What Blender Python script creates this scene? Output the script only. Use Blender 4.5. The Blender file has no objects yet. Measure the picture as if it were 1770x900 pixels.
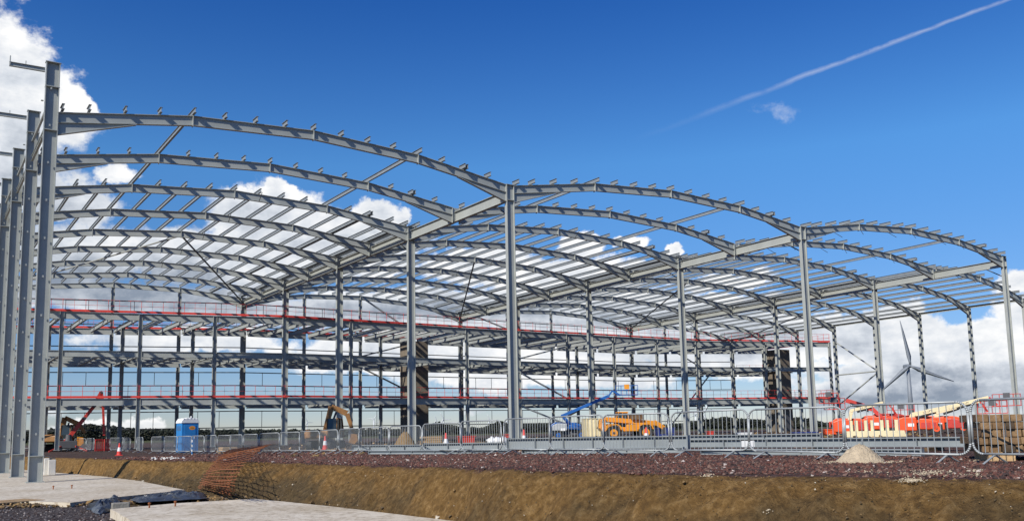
import bpy, bmesh, math, random
import numpy as np
from mathutils import Vector, Matrix
random.seed(7); rng = np.random.default_rng(7)
V = Vector
scn = bpy.context.scene
col = scn.collection
# ------------------------------------------------------------------ camera model (all z below are relative to the eye, lifted by ZC at the end)
ZC = 2.0
FPX = 1500.0; ROLL = -0.02; PPY = 567.0; HC = 745.0 - PPY    # the photograph is a crop: its optical centre lies below the middle
pitch = math.atan(HC / FPX)
Fw = V((0, math.cos(pitch), math.sin(pitch))); Rt = V((1, 0, 0)); Up = Rt.cross(Fw)
R2 = math.cos(ROLL) * Rt + math.sin(ROLL) * Up; U2 = -math.sin(ROLL) * Rt + math.cos(ROLL) * Up
def ray(px, py): return Fw + R2 * ((px - 885) / FPX) - U2 * ((py - PPY) / FPX)
def atz(px, py, z):
    d = ray(px, py); return d * (z / d.z)
def atd(px, py, Y):
    d = ray(px, py); return d * (Y / d.y)
def project(P):
    z = P.dot(Fw); return 885 + FPX * P.dot(R2) / z, PPY - FPX * P.dot(U2) / z
def zat(P, py):                       # height that projects to row py above the plan point P
    lo, hi = -5.0, 60.0
    for _ in range(50):
        m = (lo + hi) / 2
        if project(V((P[0], P[1], m)))[1] > py: lo = m
        else: hi = m
    return lo
def lerp(a, b, t): return a + (b - a) * t
def interp(x, xs, ys): return float(np.interp(x, xs, ys))

# ------------------------------------------------------------------ materials
MATS = {}
def nt(name):
    m = bpy.data.materials.new(name); m.use_nodes = True
    t = m.node_tree; b = t.nodes['Principled BSDF']; return m, t, b
def mat(name, c, rough=0.6, metal=0.0, var=0.12, scale=3.0, bump=0.0, bscale=20.0, spec=0.5, c2=None, detail=6.0):
    if name in MATS: return MATS[name]
    m, t, b = nt(name)
    tc = t.nodes.new('ShaderNodeTexCoord'); n = t.nodes.new('ShaderNodeTexNoise')
    n.inputs['Scale'].default_value = scale; n.inputs['Detail'].default_value = detail; n.inputs['Roughness'].default_value = .65
    t.links.new(tc.outputs['Object'], n.inputs['Vector'])
    r = t.nodes.new('ShaderNodeValToRGB'); r.color_ramp.elements[0].position = .3; r.color_ramp.elements[1].position = .7
    lo = [max(0, x * (1 - var)) for x in c]; hi = [min(1, x * (1 + var)) for x in (c2 or c)]
    r.color_ramp.elements[0].color = (*lo, 1); r.color_ramp.elements[1].color = (*hi, 1)
    t.links.new(n.outputs['Fac'], r.inputs['Fac']); t.links.new(r.outputs['Color'], b.inputs['Base Color'])
    b.inputs['Roughness'].default_value = rough; b.inputs['Metallic'].default_value = metal
    b.inputs['Specular IOR Level'].default_value = spec
    if bump > 0:
        n2 = t.nodes.new('ShaderNodeTexNoise'); n2.inputs['Scale'].default_value = bscale; n2.inputs['Detail'].default_value = 8
        t.links.new(tc.outputs['Object'], n2.inputs['Vector'])
        bp = t.nodes.new('ShaderNodeBump'); bp.inputs['Strength'].default_value = min(1, bump); bp.inputs['Distance'].default_value = .05
        t.links.new(n2.outputs['Fac'], bp.inputs['Height']); t.links.new(bp.outputs['Normal'], b.inputs['Normal'])
    MATS[name] = m; return m
STEEL = mat('primed_grey_steel', (.34, .355, .33), .5, 0, .1, .8)
STEELD = mat('grey_steel_mezzanine', (.30, .315, .30), .55, 0, .14, .8)
GALV = mat('galvanised_purlin', (.25, .27, .275), .45, .2, .12, 2.0)
FENCE = mat('galvanised_barrier', (.36, .38, .375), .5, .3, .15, 6)
DARKST = mat('dark_rod', (.06, .065, .07), .5, .3)
RED = mat('red_edge_protection', (.62, .05, .035), .5, 0, .15, 4)
REDM = mat('red_machine_paint', (.50, .045, .03), .4, 0, .15, 2)
ORANGE = mat('orange_machine_paint', (.74, .085, .018), .4, 0, .12, 1.5)
YELLOW = mat('yellow_machine_paint', (.74, .29, .02), .4, 0, .15, 1.5)
DIRTYY = mat('dusty_yellow_paint', (.28, .135, .04), .55, 0, .3, 3)
CREAM = mat('cream_paint', (.70, .60, .36), .5, 0, .1, 1.5)
BLUE = mat('blue_machine_paint', (.012, .10, .34), .4, 0, .15, 2)
BLUEP = mat('blue_toilet_plastic', (.02, .19, .48), .5, 0, .1, 2)
NAVY = mat('navy_paint', (.02, .035, .16), .5)
WHITE = mat('white_plastic', (.74, .74, .72), .5, 0, .08, 4)
BLACK = mat('black_rubber', (.022, .022, .022), .8)
DKGREY = mat('dark_grey_metal', (.08, .08, .085), .55)
GLASS = mat('dark_cab_glass', (.03, .04, .045), .12, 0, .05)
def conc_mat():
    m, t, b = nt('pale_concrete'); L = t.links.new; N = t.nodes.new; tc = N('ShaderNodeTexCoord')
    def n_(sc, d, ro=.6):
        n = N('ShaderNodeTexNoise'); n.inputs['Scale'].default_value = sc; n.inputs['Detail'].default_value = d; n.inputs['Roughness'].default_value = ro; L(tc.outputs['Object'], n.inputs['Vector']); return n
    def rp(src, a, ca, b_, cb):
        r = N('ShaderNodeValToRGB'); e = r.color_ramp.elements; e[0].position, e[0].color = a, (*ca, 1); e[1].position, e[1].color = b_, (*cb, 1); L(src, r.inputs['Fac']); return r
    a = rp(n_(.45, 8).outputs['Fac'], .3, (.50, .42, .30), .62, (.66, .59, .47)); c = rp(n_(5, 10, .75).outputs['Fac'], .36, (.50, .44, .36), .52, (1, 1, 1))
    d = rp(n_(60, 3).outputs['Fac'], .3, (.86, .86, .86), .6, (1, 1, 1))
    def mul(x, y):
        m_ = N('ShaderNodeMix'); m_.data_type = 'RGBA'; m_.blend_type = 'MULTIPLY'; m_.inputs[0].default_value = 1; L(x, m_.inputs[6]); L(y, m_.inputs[7]); return m_.outputs[2]
    L(mul(mul(a.outputs[0], c.outputs[0]), d.outputs[0]), b.inputs['Base Color']); b.inputs['Roughness'].default_value = .9
    bp = N('ShaderNodeBump'); bp.inputs['Strength'].default_value = .4; bp.inputs['Distance'].default_value = .03; L(n_(18, 8).outputs['Fac'], bp.inputs['Height']); L(bp.outputs['Normal'], b.inputs['Normal'])
    MATS['pale_concrete'] = m; return m
CONC = conc_mat()
CONC2 = mat('white_concrete', (.58, .56, .51), .9, 0, .12, 2, .3, 26)
CORE = mat('brown_precast', (.17, .14, .105), .9, 0, .22, 1.2, .4, 8)
TIMBER = mat('weathered_timber', (.15, .088, .040), .85, 0, .5, 2.2, .5, 14)
TIMBERP = mat('pale_timber', (.45, .30, .15), .85, 0, .25, 5, .4, 20)
SAND = mat('pale_sand', (.46, .37, .25), .95, 0, .2, 7, 1.0, 22)
RUST = mat('rusty_rebar', (.27, .092, .032), .85, 0, .4, 5)
PLASTIC = mat('black_plastic_sheet', (.045, .05, .058), .28, 0, .3, 4, .6, 8)
TURB = mat('turbine_white', (.60, .62, .63), .5)
TURBG = mat('turbine_grey', (.20, .22, .245), .5)
def leaf_mat():
    m = mat('far_foliage', (.014, .019, .010), .9, 0, .5, .25); return m
LEAF = leaf_mat()

# ------------------------------------------------------------------ mesh builder
class MB:
    def __init__(s): s.v = []; s.f = []
    def add(s, vs, fs):
        o = len(s.v); s.v += [V(p) for p in vs]; s.f += [[i + o for i in f] for f in fs]; return s
    def obox(s, c, ax, ay, az):            # half axes
        c = V(c); ax, ay, az = V(ax), V(ay), V(az)
        vs = [c + ax * i + ay * j + az * k for i in (-1, 1) for j in (-1, 1) for k in (-1, 1)]
        return s.add(vs, [(0, 1, 3, 2), (4, 6, 7, 5), (0, 4, 5, 1), (2, 3, 7, 6), (0, 2, 6, 4), (1, 5, 7, 3)])
    def box(s, x0, x1, y0, y1, z0, z1):
        return s.obox(((x0 + x1) / 2, (y0 + y1) / 2, (z0 + z1) / 2), ((x1 - x0) / 2, 0, 0), (0, (y1 - y0) / 2, 0), (0, 0, (z1 - z0) / 2))
    def bar(s, p, q, w, h, up=(0, 0, 1)):   # rectangular bar
        p, q = V(p), V(q); a = (q - p); u = V(up)
        if abs(a.normalized().dot(u)) > .99: u = V((0, 1, 0))
        sd = a.cross(u).normalized(); u = sd.cross(a).normalized()
        return s.obox((p + q) / 2, a / 2, sd * w / 2, u * h / 2)
    def ibeam(s, p, q, depth, width, tf=.03, tw=.022, up=(0, 0, 1)):
        p, q = V(p), V(q); a = (q - p); u = V(up)
        if abs(a.normalized().dot(u)) > .99: u = V((0, 1, 0))
        sd = a.cross(u).normalized(); u = sd.cross(a).normalized()
        h, w, t = depth / 2, width / 2, tw / 2
        pr = [(-w, -h), (w, -h), (w, -h + tf), (t, -h + tf), (t, h - tf), (w, h - tf), (w, h), (-w, h), (-w, h - tf), (-t, h - tf), (-t, -h + tf), (-w, -h + tf)]
        vs = [e + sd * x + u * y for e in (p, q) for x, y in pr]
        fs = [(i, (i + 1) % 12, 12 + (i + 1) % 12, 12 + i) for i in range(12)]
        for o in (0, 12):
            fs += [tuple(o + i for i in k) for k in ((0, 1, 2, 11), (10, 3, 4, 9), (8, 5, 6, 7))]
        return s.add(vs, fs)
    def tube(s, p, q, r, r2=None, n=8, cap=True):
        p, q = V(p), V(q); a = (q - p).normalized(); r2 = r if r2 is None else r2
        u = V((0, 0, 1)) if abs(a.z) < .9 else V((1, 0, 0)); x = a.cross(u).normalized(); y = a.cross(x)
        vs = []
        for e, rr in ((p, r), (q, r2)):
            vs += [e + (x * math.cos(2 * math.pi * i / n) + y * math.sin(2 * math.pi * i / n)) * rr for i in range(n)]
        fs = [(i, (i + 1) % n, n + (i + 1) % n, n + i) for i in range(n)]
        if cap: fs += [tuple(range(n))[::-1], tuple(range(n, 2 * n))]
        return s.add(vs, fs)
    def path(s, pts, r, n=6):
        for a, b in zip(pts, pts[1:]): s.tube(a, b, r, n=n)
        return s
    def prism(s, poly, z0, z1):            # polygon in xy extruded in z
        n = len(poly)
        vs = [(x, y, z0) for x, y in poly] + [(x, y, z1) for x, y in poly]
        return s.add(vs, [tuple(range(n))[::-1], tuple(range(n, 2 * n))] + [(i, (i + 1) % n, n + (i + 1) % n, n + i) for i in range(n)])
    def prof(s, poly, y0, y1):             # polygon in xz extruded in y
        n = len(poly)
        vs = [(x, y0, z) for x, z in poly] + [(x, y1, z) for x, z in poly]
        return s.add(vs, [tuple(range(n)), tuple(range(n, 2 * n))[::-1]] + [(i, n + i, n + (i + 1) % n, (i + 1) % n) for i in range(n)])
    def lathe(s, prof, c=(0, 0, 0), n=16):
        c = V(c); vs = []
        for r, z in prof: vs += [c + V((r * math.cos(2 * math.pi * i / n), r * math.sin(2 * math.pi * i / n), z)) for i in range(n)]
        fs = []
        for k in range(len(prof) - 1):
            fs += [(k * n + i, k * n + (i + 1) % n, (k + 1) * n + (i + 1) % n, (k + 1) * n + i) for i in range(n)]
        fs += [tuple(range(n))[::-1], tuple((len(prof) - 1) * n + i for i in range(n))]
        return s.add(vs, fs)
    def wheel(s, c, r, w, n=20, axis='y'):
        c = V(c)
        return s.tube(c - V((0, w / 2, 0)), c + V((0, w / 2, 0)), r, n=n)
    def turn(s, a, k=1.0):
        c, n = math.cos(a) * k, math.sin(a) * k; s.v = [V((p.x * c - p.y * n, p.x * n + p.y * c, p.z * k)) for p in s.v]; return s
    def build(s, name, m, parent=None, off=(0, 0, 0), bevel=0, smooth=False):
        me = bpy.data.meshes.new(name); o = V(off)
        me.from_pydata([tuple(p - o) for p in s.v], [], s.f); me.materials.append(m)
        bm = bmesh.new(); bm.from_mesh(me); bmesh.ops.recalc_face_normals(bm, faces=bm.faces)
        if bevel: bmesh.ops.bevel(bm, geom=bm.edges[:], offset=bevel, segments=2, affect='EDGES', profile=.5, clamp_overlap=True)
        bm.to_mesh(me); bm.free()
        if smooth:
            for p in me.polygons: p.use_smooth = True
        ob = bpy.data.objects.new(name, me); col.objects.link(ob)
        if parent: ob.parent = parent
        return ob
TOP = []
def tag(o, label=None, cat=None, group=None, kind=None):
    if label: o['label'] = label
    if cat: o['category'] = cat
    if group: o['group'] = group
    if kind: o['kind'] = kind
    TOP.append(o); return o
def empty(name, loc, rz=0, label=None, cat=None, group=None, s=1.0):
    o = bpy.data.objects.new(name, None); col.objects.link(o); o.location = loc; o.rotation_euler = (0, 0, rz); o.empty_display_size = .5
    o.scale = (s, s, s)
    return tag(o, label, cat, group)
def copy_tree(o, parent=None):
    c = o.copy(); col.objects.link(c)
    if parent: c.parent = parent; c.matrix_parent_inverse = o.matrix_parent_inverse
    for ch in o.children: copy_tree(ch, c)
    return c
def face_cam(P):                          # rotation that turns local -Y towards the eye
    return math.atan2(P.y, P.x) - math.pi / 2

# ------------------------------------------------------------------ terrain
SD = V((-.6, .8, 0)); TD = V((.8, .6, 0)); G0 = V((0, 16.1, 0))
S_ = [-60, -8, -6.2, -3.9, 0, 2.7, 5.4, 8.7, 19.9, 34, 90]; T_ = [16, 2.0, 1.46, .56, .12, .62, .82, .95, 1.66, .74, -4]
WB = ([-60, -6, 0, 1.4, 3, 6.8, 10.7, 18, 30, 35, 90], [2.2, 1.9, 1.1, .85, 1.0, 1.45, 1.85, 2.0, 1.1, .8, .8])
def tcrest(s): return interp(s, S_, T_)
def zup(x): return interp(x, [-16, -3, 0, 60], [-1.0, -.80, -.72, -.80])
LOW = -1.93
def st(P): d = V((P[0], P[1], 0)) - G0; return d.dot(SD), d.dot(TD)
def zground(x, y):
    s, t = st((x, y)); u = t - tcrest(s); zu = zup(x)
    if u >= 0: return zu
    k = min(1, -u / interp(s, *WB))
    prof = interp(k, [0, .12, .30, .8, 1], [0, .035, .20, .90, 1])
    return lerp(zu, LOW, prof)
def build_ground():
    def axis(fine0, fine1, step, far, pre=()):
        a = list(np.arange(fine0, fine1, step)); x = fine1; d = step
        while x < far: a.append(x); d *= 1.35; x += d
        x = fine0; d = step; b = []
        while x > -far: d *= 1.35; x -= d; b.append(x)
        return b[::-1] + a
    ss = axis(-12, 40, .11, 3500); uu = axis(-2.9, .5, .075, 3500)
    from mathutils import noise
    vs = []; fs = []
    for s in ss:
        t0 = tcrest(s)
        for u in uu:
            P = G0 + SD * s + TD * (t0 + u)
            z = zground(P.x, P.y)
            if -3.4 < u < .1:
                wb = interp(s, *WB); a = 1 if -wb * .85 < u < -.25 else .4 if u > -wb * .85 else .1
                q = V((s * .9, u * .9, 0)); z += a * (.10 * noise.noise(q) + .08 * noise.noise(q * 3.1) + .06 * noise.noise(q * 7) + .045 * noise.noise(q * 14) - .05 * max(0, noise.noise(q * 9 + V((4, 4, 0)))))
                z -= a * .12 * max(0, noise.noise(V((s * 1.9, u * .3, 5)))) ; z += a * .05 * max(0, noise.noise(V((s * 5, u * 5, 9))) - .15) * 3
                P = P + TD * (.14 * a * noise.noise(V((s * 1.3, 3, 1))))
            elif u > 0: z += .03 * noise.noise(V((s * .8, u * .8, 2))) * min(1, u)
            vs.append((P.x, P.y, z))
    n = len(uu)
    for i in range(len(ss) - 1):
        for j in range(n - 1):
            a = i * n + j; fs.append((a, a + 1, a + n + 1, a + n))
    me = bpy.data.meshes.new('ground'); me.from_pydata(vs, [], fs)
    at = me.attributes.new('crest', 'FLOAT', 'POINT')
    arr = np.tile(np.array(uu, dtype=np.float32), len(ss)); at.data.foreach_set('value', arr)
    for p in me.polygons: p.use_smooth = True
    bm = bmesh.new(); bm.from_mesh(me); bmesh.ops.recalc_face_normals(bm, faces=bm.faces)
    bm.faces.ensure_lookup_table()
    if bm.faces[0].normal.z < 0: bmesh.ops.reverse_faces(bm, faces=bm.faces)
    bm.to_mesh(me); bm.free()
    o = bpy.data.objects.new('ground', me); col.objects.link(o); tag(o, kind='structure')
    m, t, b = nt('site_ground'); L = t.links.new; N = t.nodes.new
    tc = N('ShaderNodeTexCoord'); at = N('ShaderNodeAttribute'); at.attribute_name = 'crest'
    def noise_(sc, det=8, ro=.6):
        n = N('ShaderNodeTexNoise'); n.inputs['Scale'].default_value = sc; n.inputs['Detail'].default_value = det; n.inputs['Roughness'].default_value = ro
        L(tc.outputs['Object'], n.inputs['Vector']); return n
    def ramp(src, els):
        r = N('ShaderNodeValToRGB'); e = r.color_ramp.elements
        e[0].position, e[0].color = els[0][0], (*els[0][1], 1); e[1].position, e[1].color = els[-1][0], (*els[-1][1], 1)
        for p, c in els[1:-1]: x = e.new(p); x.color = (*c, 1)
        L(src, r.inputs['Fac']); return r
    def math_(op, a, b_=0.0, clamp=False):
        n = N('ShaderNodeMath'); n.operation = op; n.use_clamp = clamp
        for i, x in enumerate((a, b_)):
            if isinstance(x, (int, float)): n.inputs[i].default_value = x
            else: L(x, n.inputs[i])
        return n.outputs[0]
    def mapr(v, a, b_, c=0.0, d=1.0):
        n = N('ShaderNodeMapRange'); n.inputs['From Min'].default_value = a; n.inputs['From Max'].default_value = b_
        n.inputs['To Min'].default_value = c; n.inputs['To Max'].default_value = d; L(v, n.inputs['Value']); return n.outputs[0]
    def mix(f, a, b_):
        n = N('ShaderNodeMix'); n.data_type = 'RGBA'
        if isinstance(f, (int, float)): n.inputs[0].default_value = f
        else: L(f, n.inputs[0])
        L(a, n.inputs[6]); L(b_, n.inputs[7]); return n.outputs[2]
    n1 = noise_(.9); n2 = noise_(7, 10, .7); n3 = noise_(38, 4)
    clay = ramp(n1.outputs['Fac'], [(.30, (.105, .058, .018)), (.5, (.185, .100, .030)), (.72, (.27, .150, .048))])
    fine = ramp(n2.outputs['Fac'], [(.35, (.060, .036, .014)), (.5, (.19, .110, .035)), (.70, (.44, .29, .125))])
    clayc = mix(.6, clay.outputs['Color'], fine.outputs['Color'])
    # grey-brown lower strata of the cut bank
    grey = ramp(n2.outputs['Fac'], [(.3, (.042, .031, .016)), (.6, (.115, .080, .038)), (.8, (.20, .15, .08))])
    lay = math_('ADD', at.outputs['Fac'], math_('MULTIPLY', n1.outputs['Fac'], 2.2))
    clayc = mix(mapr(lay, .0, .62, .92, 0), clayc, grey.outputs['Color'])
    # maroon gravel
    vo = N('ShaderNodeTexVoronoi'); vo.inputs['Scale'].default_value = 14; L(tc.outputs['Object'], vo.inputs['Vector'])
    grav = ramp(vo.outputs['Color'], [(.1, (.045, .024, .020)), (.5, (.10, .046, .034)), (.85, (.16, .10, .08)), (.95, (.28, .23, .19))])
    earth = ramp(n1.outputs['Fac'], [(.3, (.055, .036, .030)), (.7, (.13, .085, .065))])
    cd = N('ShaderNodeVectorMath'); cd.operation = 'LENGTH'; L(tc.outputs['Object'], cd.inputs[0])
    grav2 = mix(mapr(cd.outputs['Value'], 30, 70), grav.outputs['Color'], earth.outputs['Color'])
    low = ramp(vo.outputs['Color'], [(.1, (.035, .028, .027)), (.6, (.085, .068, .064)), (.95, (.2, .17, .16))])
    edge = math_('ADD', math_('ADD', at.outputs['Fac'], math_('MULTIPLY', math_('SUBTRACT', n2.outputs['Fac'], .5), .7)), math_('MULTIPLY', math_('SUBTRACT', n1.outputs['Fac'], .5), .8))
    c1 = mix(mapr(edge, -.02, .10), clayc, grav2)
    c2 = mix(mapr(edge, -5.2, -4.8), low.outputs['Color'], c1)
    grass = ramp(n1.outputs['Fac'], [(.3, (.05, .06, .022)), (.7, (.10, .10, .04))])
    c3 = mix(mapr(cd.outputs['Value'], 180, 300), c2, grass.outputs['Color'])
    L(c3, b.inputs['Base Color']); b.inputs['Roughness'].default_value = .95; b.inputs['Specular IOR Level'].default_value = .2
    h = math_('ADD', math_('MULTIPLY', n2.outputs['Fac'], 1.0), math_('MULTIPLY', n3.outputs['Fac'], .25))
    bp = N('ShaderNodeBump'); bp.inputs['Strength'].default_value = 1.0; bp.inputs['Distance'].default_value = .16
    L(h, bp.inputs['Height']); L(bp.outputs['Normal'], b.inputs['Normal'])
    me.materials.append(m); return o
build_ground()

ROCK = [(0.0, 0.0, 1.0), (.9, .1, .35), (.2, .85, .4), (-.8, .4, .3), (-.5, -.75, .4), (.45, -.8, .3), (.6, .5, -.5), (-.5, .6, -.5), (-.1, -.6, -.6)]
def scatter(name, mats, pts, sizes, label=None, cat=None, weights=None, kind='stuff', top=True, parent=None):
    base = np.array([(0, 0, .8), (.9, 0, .1), (.28, .86, .15), (-.73, .53, .05), (-.73, -.53, .15), (.28, -.86, .05), (0, 0, -.6)])
    fs = []
    for i in range(5): a, b = 1 + i, 1 + (i + 1) % 5; fs += [(0, a, b), (6, b, a)]
    n = len(pts); vv = np.repeat(base[None], n, 0) * rng.uniform(.6, 1.25, (n, 7, 1)) * np.array(sizes)[:, None, None]
    vv *= rng.uniform(.6, 1.2, (n, 1, 3))
    an = rng.uniform(0, 6.28, n); c, s = np.cos(an)[:, None], np.sin(an)[:, None]
    x = vv[:, :, 0] * c - vv[:, :, 1] * s; y = vv[:, :, 0] * s + vv[:, :, 1] * c
    ti = rng.uniform(-.8, .8, n); c, s = np.cos(ti)[:, None], np.sin(ti)[:, None]
    z = vv[:, :, 2] * c - x * s; x = x * c + vv[:, :, 2] * s
    vv = np.stack([x, y, z], -1) + np.array(pts)[:, None, :]
    F = (np.array(fs)[None] + (np.arange(n) * 7)[:, None, None]).reshape(-1, 3)
    me = bpy.data.meshes.new(name); me.from_pydata(vv.reshape(-1, 3).tolist(), [], F.tolist())
    for m in mats: me.materials.append(m)
    mi = np.repeat(rng.choice(len(mats), n, p=weights), len(fs)).astype(np.int32); me.polygons.foreach_set('material_index', mi)
    o = bpy.data.objects.new(name, me); col.objects.link(o)
    if top: tag(o, label, cat, kind=kind)
    elif parent: o.parent = parent
    return o
def hit(px, py, dz=0.0):
    d = ray(px, py); t = 5.0
    while t < 300:
        P = d * t
        if P.z <= zground(P.x, P.y) + dz: return P
        t += .04
    return d * t
def ground_scatter():
    pts = []; sz = []
    n = 0
    while n < 62000:
        s = -12 + 50 * rng.random() ** 1.5; u = rng.random() ** 1.1 * 9 - .05
        P = G0 + SD * s + TD * (tcrest(s) + u)
        if u < .3 + .35 * math.sin(s * 1.7) * math.sin(s * .63 + 1) + .12 * math.sin(s * 5.3) and rng.random() < .88: continue
        pts.append((P.x, P.y, zup(P.x) + .0)); sz.append(rng.uniform(.016, .046) * (1 if rng.random() < .94 else 1.6) * (1 + max(0, s) * .02)); n += 1
    g = [mat('gravel_maroon', (.105, .040, .028), .9, 0, .4, 8), mat('gravel_dark', (.045, .027, .022), .9, 0, .4, 8),
         mat('gravel_pink', (.16, .095, .070), .9, 0, .3, 8), mat('gravel_pale', (.42, .36, .32), .9, 0, .2, 8)]
    scatter('gravel', g, pts, sz, 'dark maroon crushed stone spread along the top of the earth bank', 'gravel', [.51, .30, .175, .015])
    # clods and pebbles on the bank
    pts = []; sz = []
    for _ in range(9000):
        s = -12 + 50 * rng.random() ** 1.3; u = -rng.random() * 2.9
        P = G0 + SD * s + TD * (tcrest(s) + u); pts.append((P.x, P.y, zground(P.x, P.y) - .0)); sz.append(rng.uniform(.006, .022) * (1 if rng.random() < .97 else 2.2))
    for _ in range(700):
        s = -12 + 50 * rng.random() ** 1.3; u = -interp(s, *WB) * rng.uniform(.7, 1.25)
        P = G0 + SD * s + TD * (tcrest(s) + u); pts.append((P.x, P.y, zground(P.x, P.y))); sz.append(rng.uniform(.03, .085))
    g2 = [mat('clay_clod', (.20, .125, .05), .95, 0, .3, 8), mat('clay_clod_dark', (.10, .07, .035), .95, 0, .3, 8), mat('chalk_pebble', (.5, .44, .34), .9, 0, .2, 8)]
    scatter('bank_clods', g2, pts, sz, 'loose clay clods and small pebbles lying on the brown earth bank', 'earth clods', [.52, .40, .08])
    pts = []; sz = []
    for _ in range(5000):
        px = rng.uniform(-60, 340); py = rng.uniform(858, 960); P = atz(px, py, LOW); pts.append((P.x, P.y, LOW)); sz.append(rng.uniform(.015, .05))
    scatter('loose_stones', [g[1], mat('stone_grey', (.13, .115, .11), .9, 0, .3, 8), g[3]], pts, sz, 'small dark grey stones on the lower ground in front of the slabs', 'stones', [.5, .46, .04])
ground_scatter()

# ------------------------------------------------------------------ structural grid
EH = 15.0; EE = 13.0
def fitline(pts, z):
    P = np.array([[*atz(x, y, z)[:2]] for _, x, y in pts]); j = np.array([p[0] for p in pts])
    A = np.stack([np.ones_like(j), j], 1).astype(float); c = np.linalg.lstsq(A, P, rcond=None)[0]
    return V((*c[0], 0)), V((*c[1], 0))
LB = fitline([(0, 882, 319), (1, 786, 360), (2, 709, 392), (3, 645, 421), (4, 587, 446), (5, 538, 466), (6, 493, 483)], EH)
LC = fitline([(0, 1386, 394), (1, 1270, 422), (2, 1174, 444), (3, 1092, 467), (4, 1017, 486), (5, 951, 503)], EH)
LD = fitline([(0, 1733, 443), (1, 1615, 465), (2, 1511, 484), (3, 1419, 501), (4, 1338, 516)], EH)
LE = fitline([(1, 1768, 516), (2, 1674, 529), (3, 1589, 540), (4, 1511, 552), (5, 1439, 561), (6, 1378, 570)], EE)
LA = fitline([(0, 91, 108), (1, 61, 193), (2, 32, 257)], 17.35)
LINES = [LA, LB, LC, LD, LE]
def gp(i, j): return LINES[i][0] + LINES[i][1] * j
def node(i, f, j): return lerp(gp(i, j), gp(i + 1, j), f)
ZSLAB = -1.80
HQ, HM = .93, 1.27
def roofz(i, f):
    if i < 3: return EH + interp(f, [0, .25, .5, .75, 1], [0, HQ, HM, HQ, 0])
    return interp(f, [0, .25, .5, .75, 1], [EH, EH + .15, EH - .22, EH - .92, EE])
fr = empty('warehouse_frame', gp(1, 0) + V((0, 0, -.83)), 0, 'grey steel skeleton of a four-bay warehouse with shallow arched roof rafters', 'steel frame')
FO = fr.location.copy()
def part(mb, name, m, parent=fr, **k): return mb.build(name, m, parent, FO if parent is fr or parent.get('_f') else parent['_off'] if '_off' in parent else (0, 0, 0), **k)
udir = (gp(1, 0) - gp(0, 0)).normalized(); vdir = LB[1].normalized()
def column(P, z0, z1, d=.55, w=.28, plate=True, name='column', splice=None, extra=False):
    mb = MB()
    mb.ibeam(V((P.x, P.y, z0)), V((P.x, P.y, z1)), d, w, .035, .025, up=udir)
    mb.obox((P.x, P.y, z0 + .02), udir * (d * .62), vdir * (w * .8), (0, 0, .02))
    if plate: mb.obox((P.x, P.y, z1 + .012), udir * (d * .55), vdir * (w * .56), (0, 0, .012))
    if splice:
        for z in splice: mb.obox((P.x, P.y, z), udir * (d * .515), vdir * (w * .53), (0, 0, .018))
    if extra:
        z = z0 + 1.5
        while z < z1 - .3:
            mb.obox((P - udir * .38 + V((0, 0, z))), udir * .05, vdir * .07, (0, 0, .012)); mb.obox((P - udir * .05 - vdir * .14 + V((0, 0, z + .6))), udir * .03, vdir * .02, (0, 0, .05)); z += 1.75
    return part(mb, name, STEEL)
ZAT = zat(gp(0, 0), 110)
for j in range(9):
    P = gp(0, j); c = column(P, ZSLAB, ZAT, .58, .30, extra=True, splice=(ZAT - 1.15, ZSLAB + 1.15, EH - .9))
    # outrigger bracket pointing outwards at the head, and small cladding cleats down the outer flange
    mb = MB(); q = V((P.x, P.y, ZAT - .38))
    mb.ibeam(q - udir * .32, q - udir * 1.75 + V((0, 0, -.02)), .2, .12, .015, .012)
    mb.obox(q - udir * 1.72 + V((0, 0, .16)), udir * .02, vdir * .05, (0, 0, .2)); mb.obox(q - udir * 1.1 + V((0, 0, .18)), udir * .015, vdir * .03, (0, 0, .08))
    part(mb, 'outrigger_bracket', STEEL)
for j in range(8):                         # longitudinal tie high up between the left columns
    a, b = gp(0, j), gp(0, j + 1); mb = MB()
    mb.tube(a + V((0, 0, ZAT - 1.6)) + vdir * .1, b + V((0, 0, ZAT - 1.6)) - vdir * .1, .07); part(mb, 'tie_tube', STEEL)
for i in (1, 2, 3):
    for j in (0, 2, 4, 6, 8): column(gp(i, j), -.86, EH, .55, .27, splice=(EH - .95, ))
for j in range(1, 9): column(gp(4, j), -.86, EE, .5, .25, splice=(EE - .75, ))
for i, fs_ in ((0, (.25, .5, .75)), (1, (.25, .5, .75)), (2, (.25, .5, .75)), (3, (.333, .667))):
    for f in fs_:
        P = node(i, f, 8); column(P, -.86, roofz(i, f) - .5, .35, .2)
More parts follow.
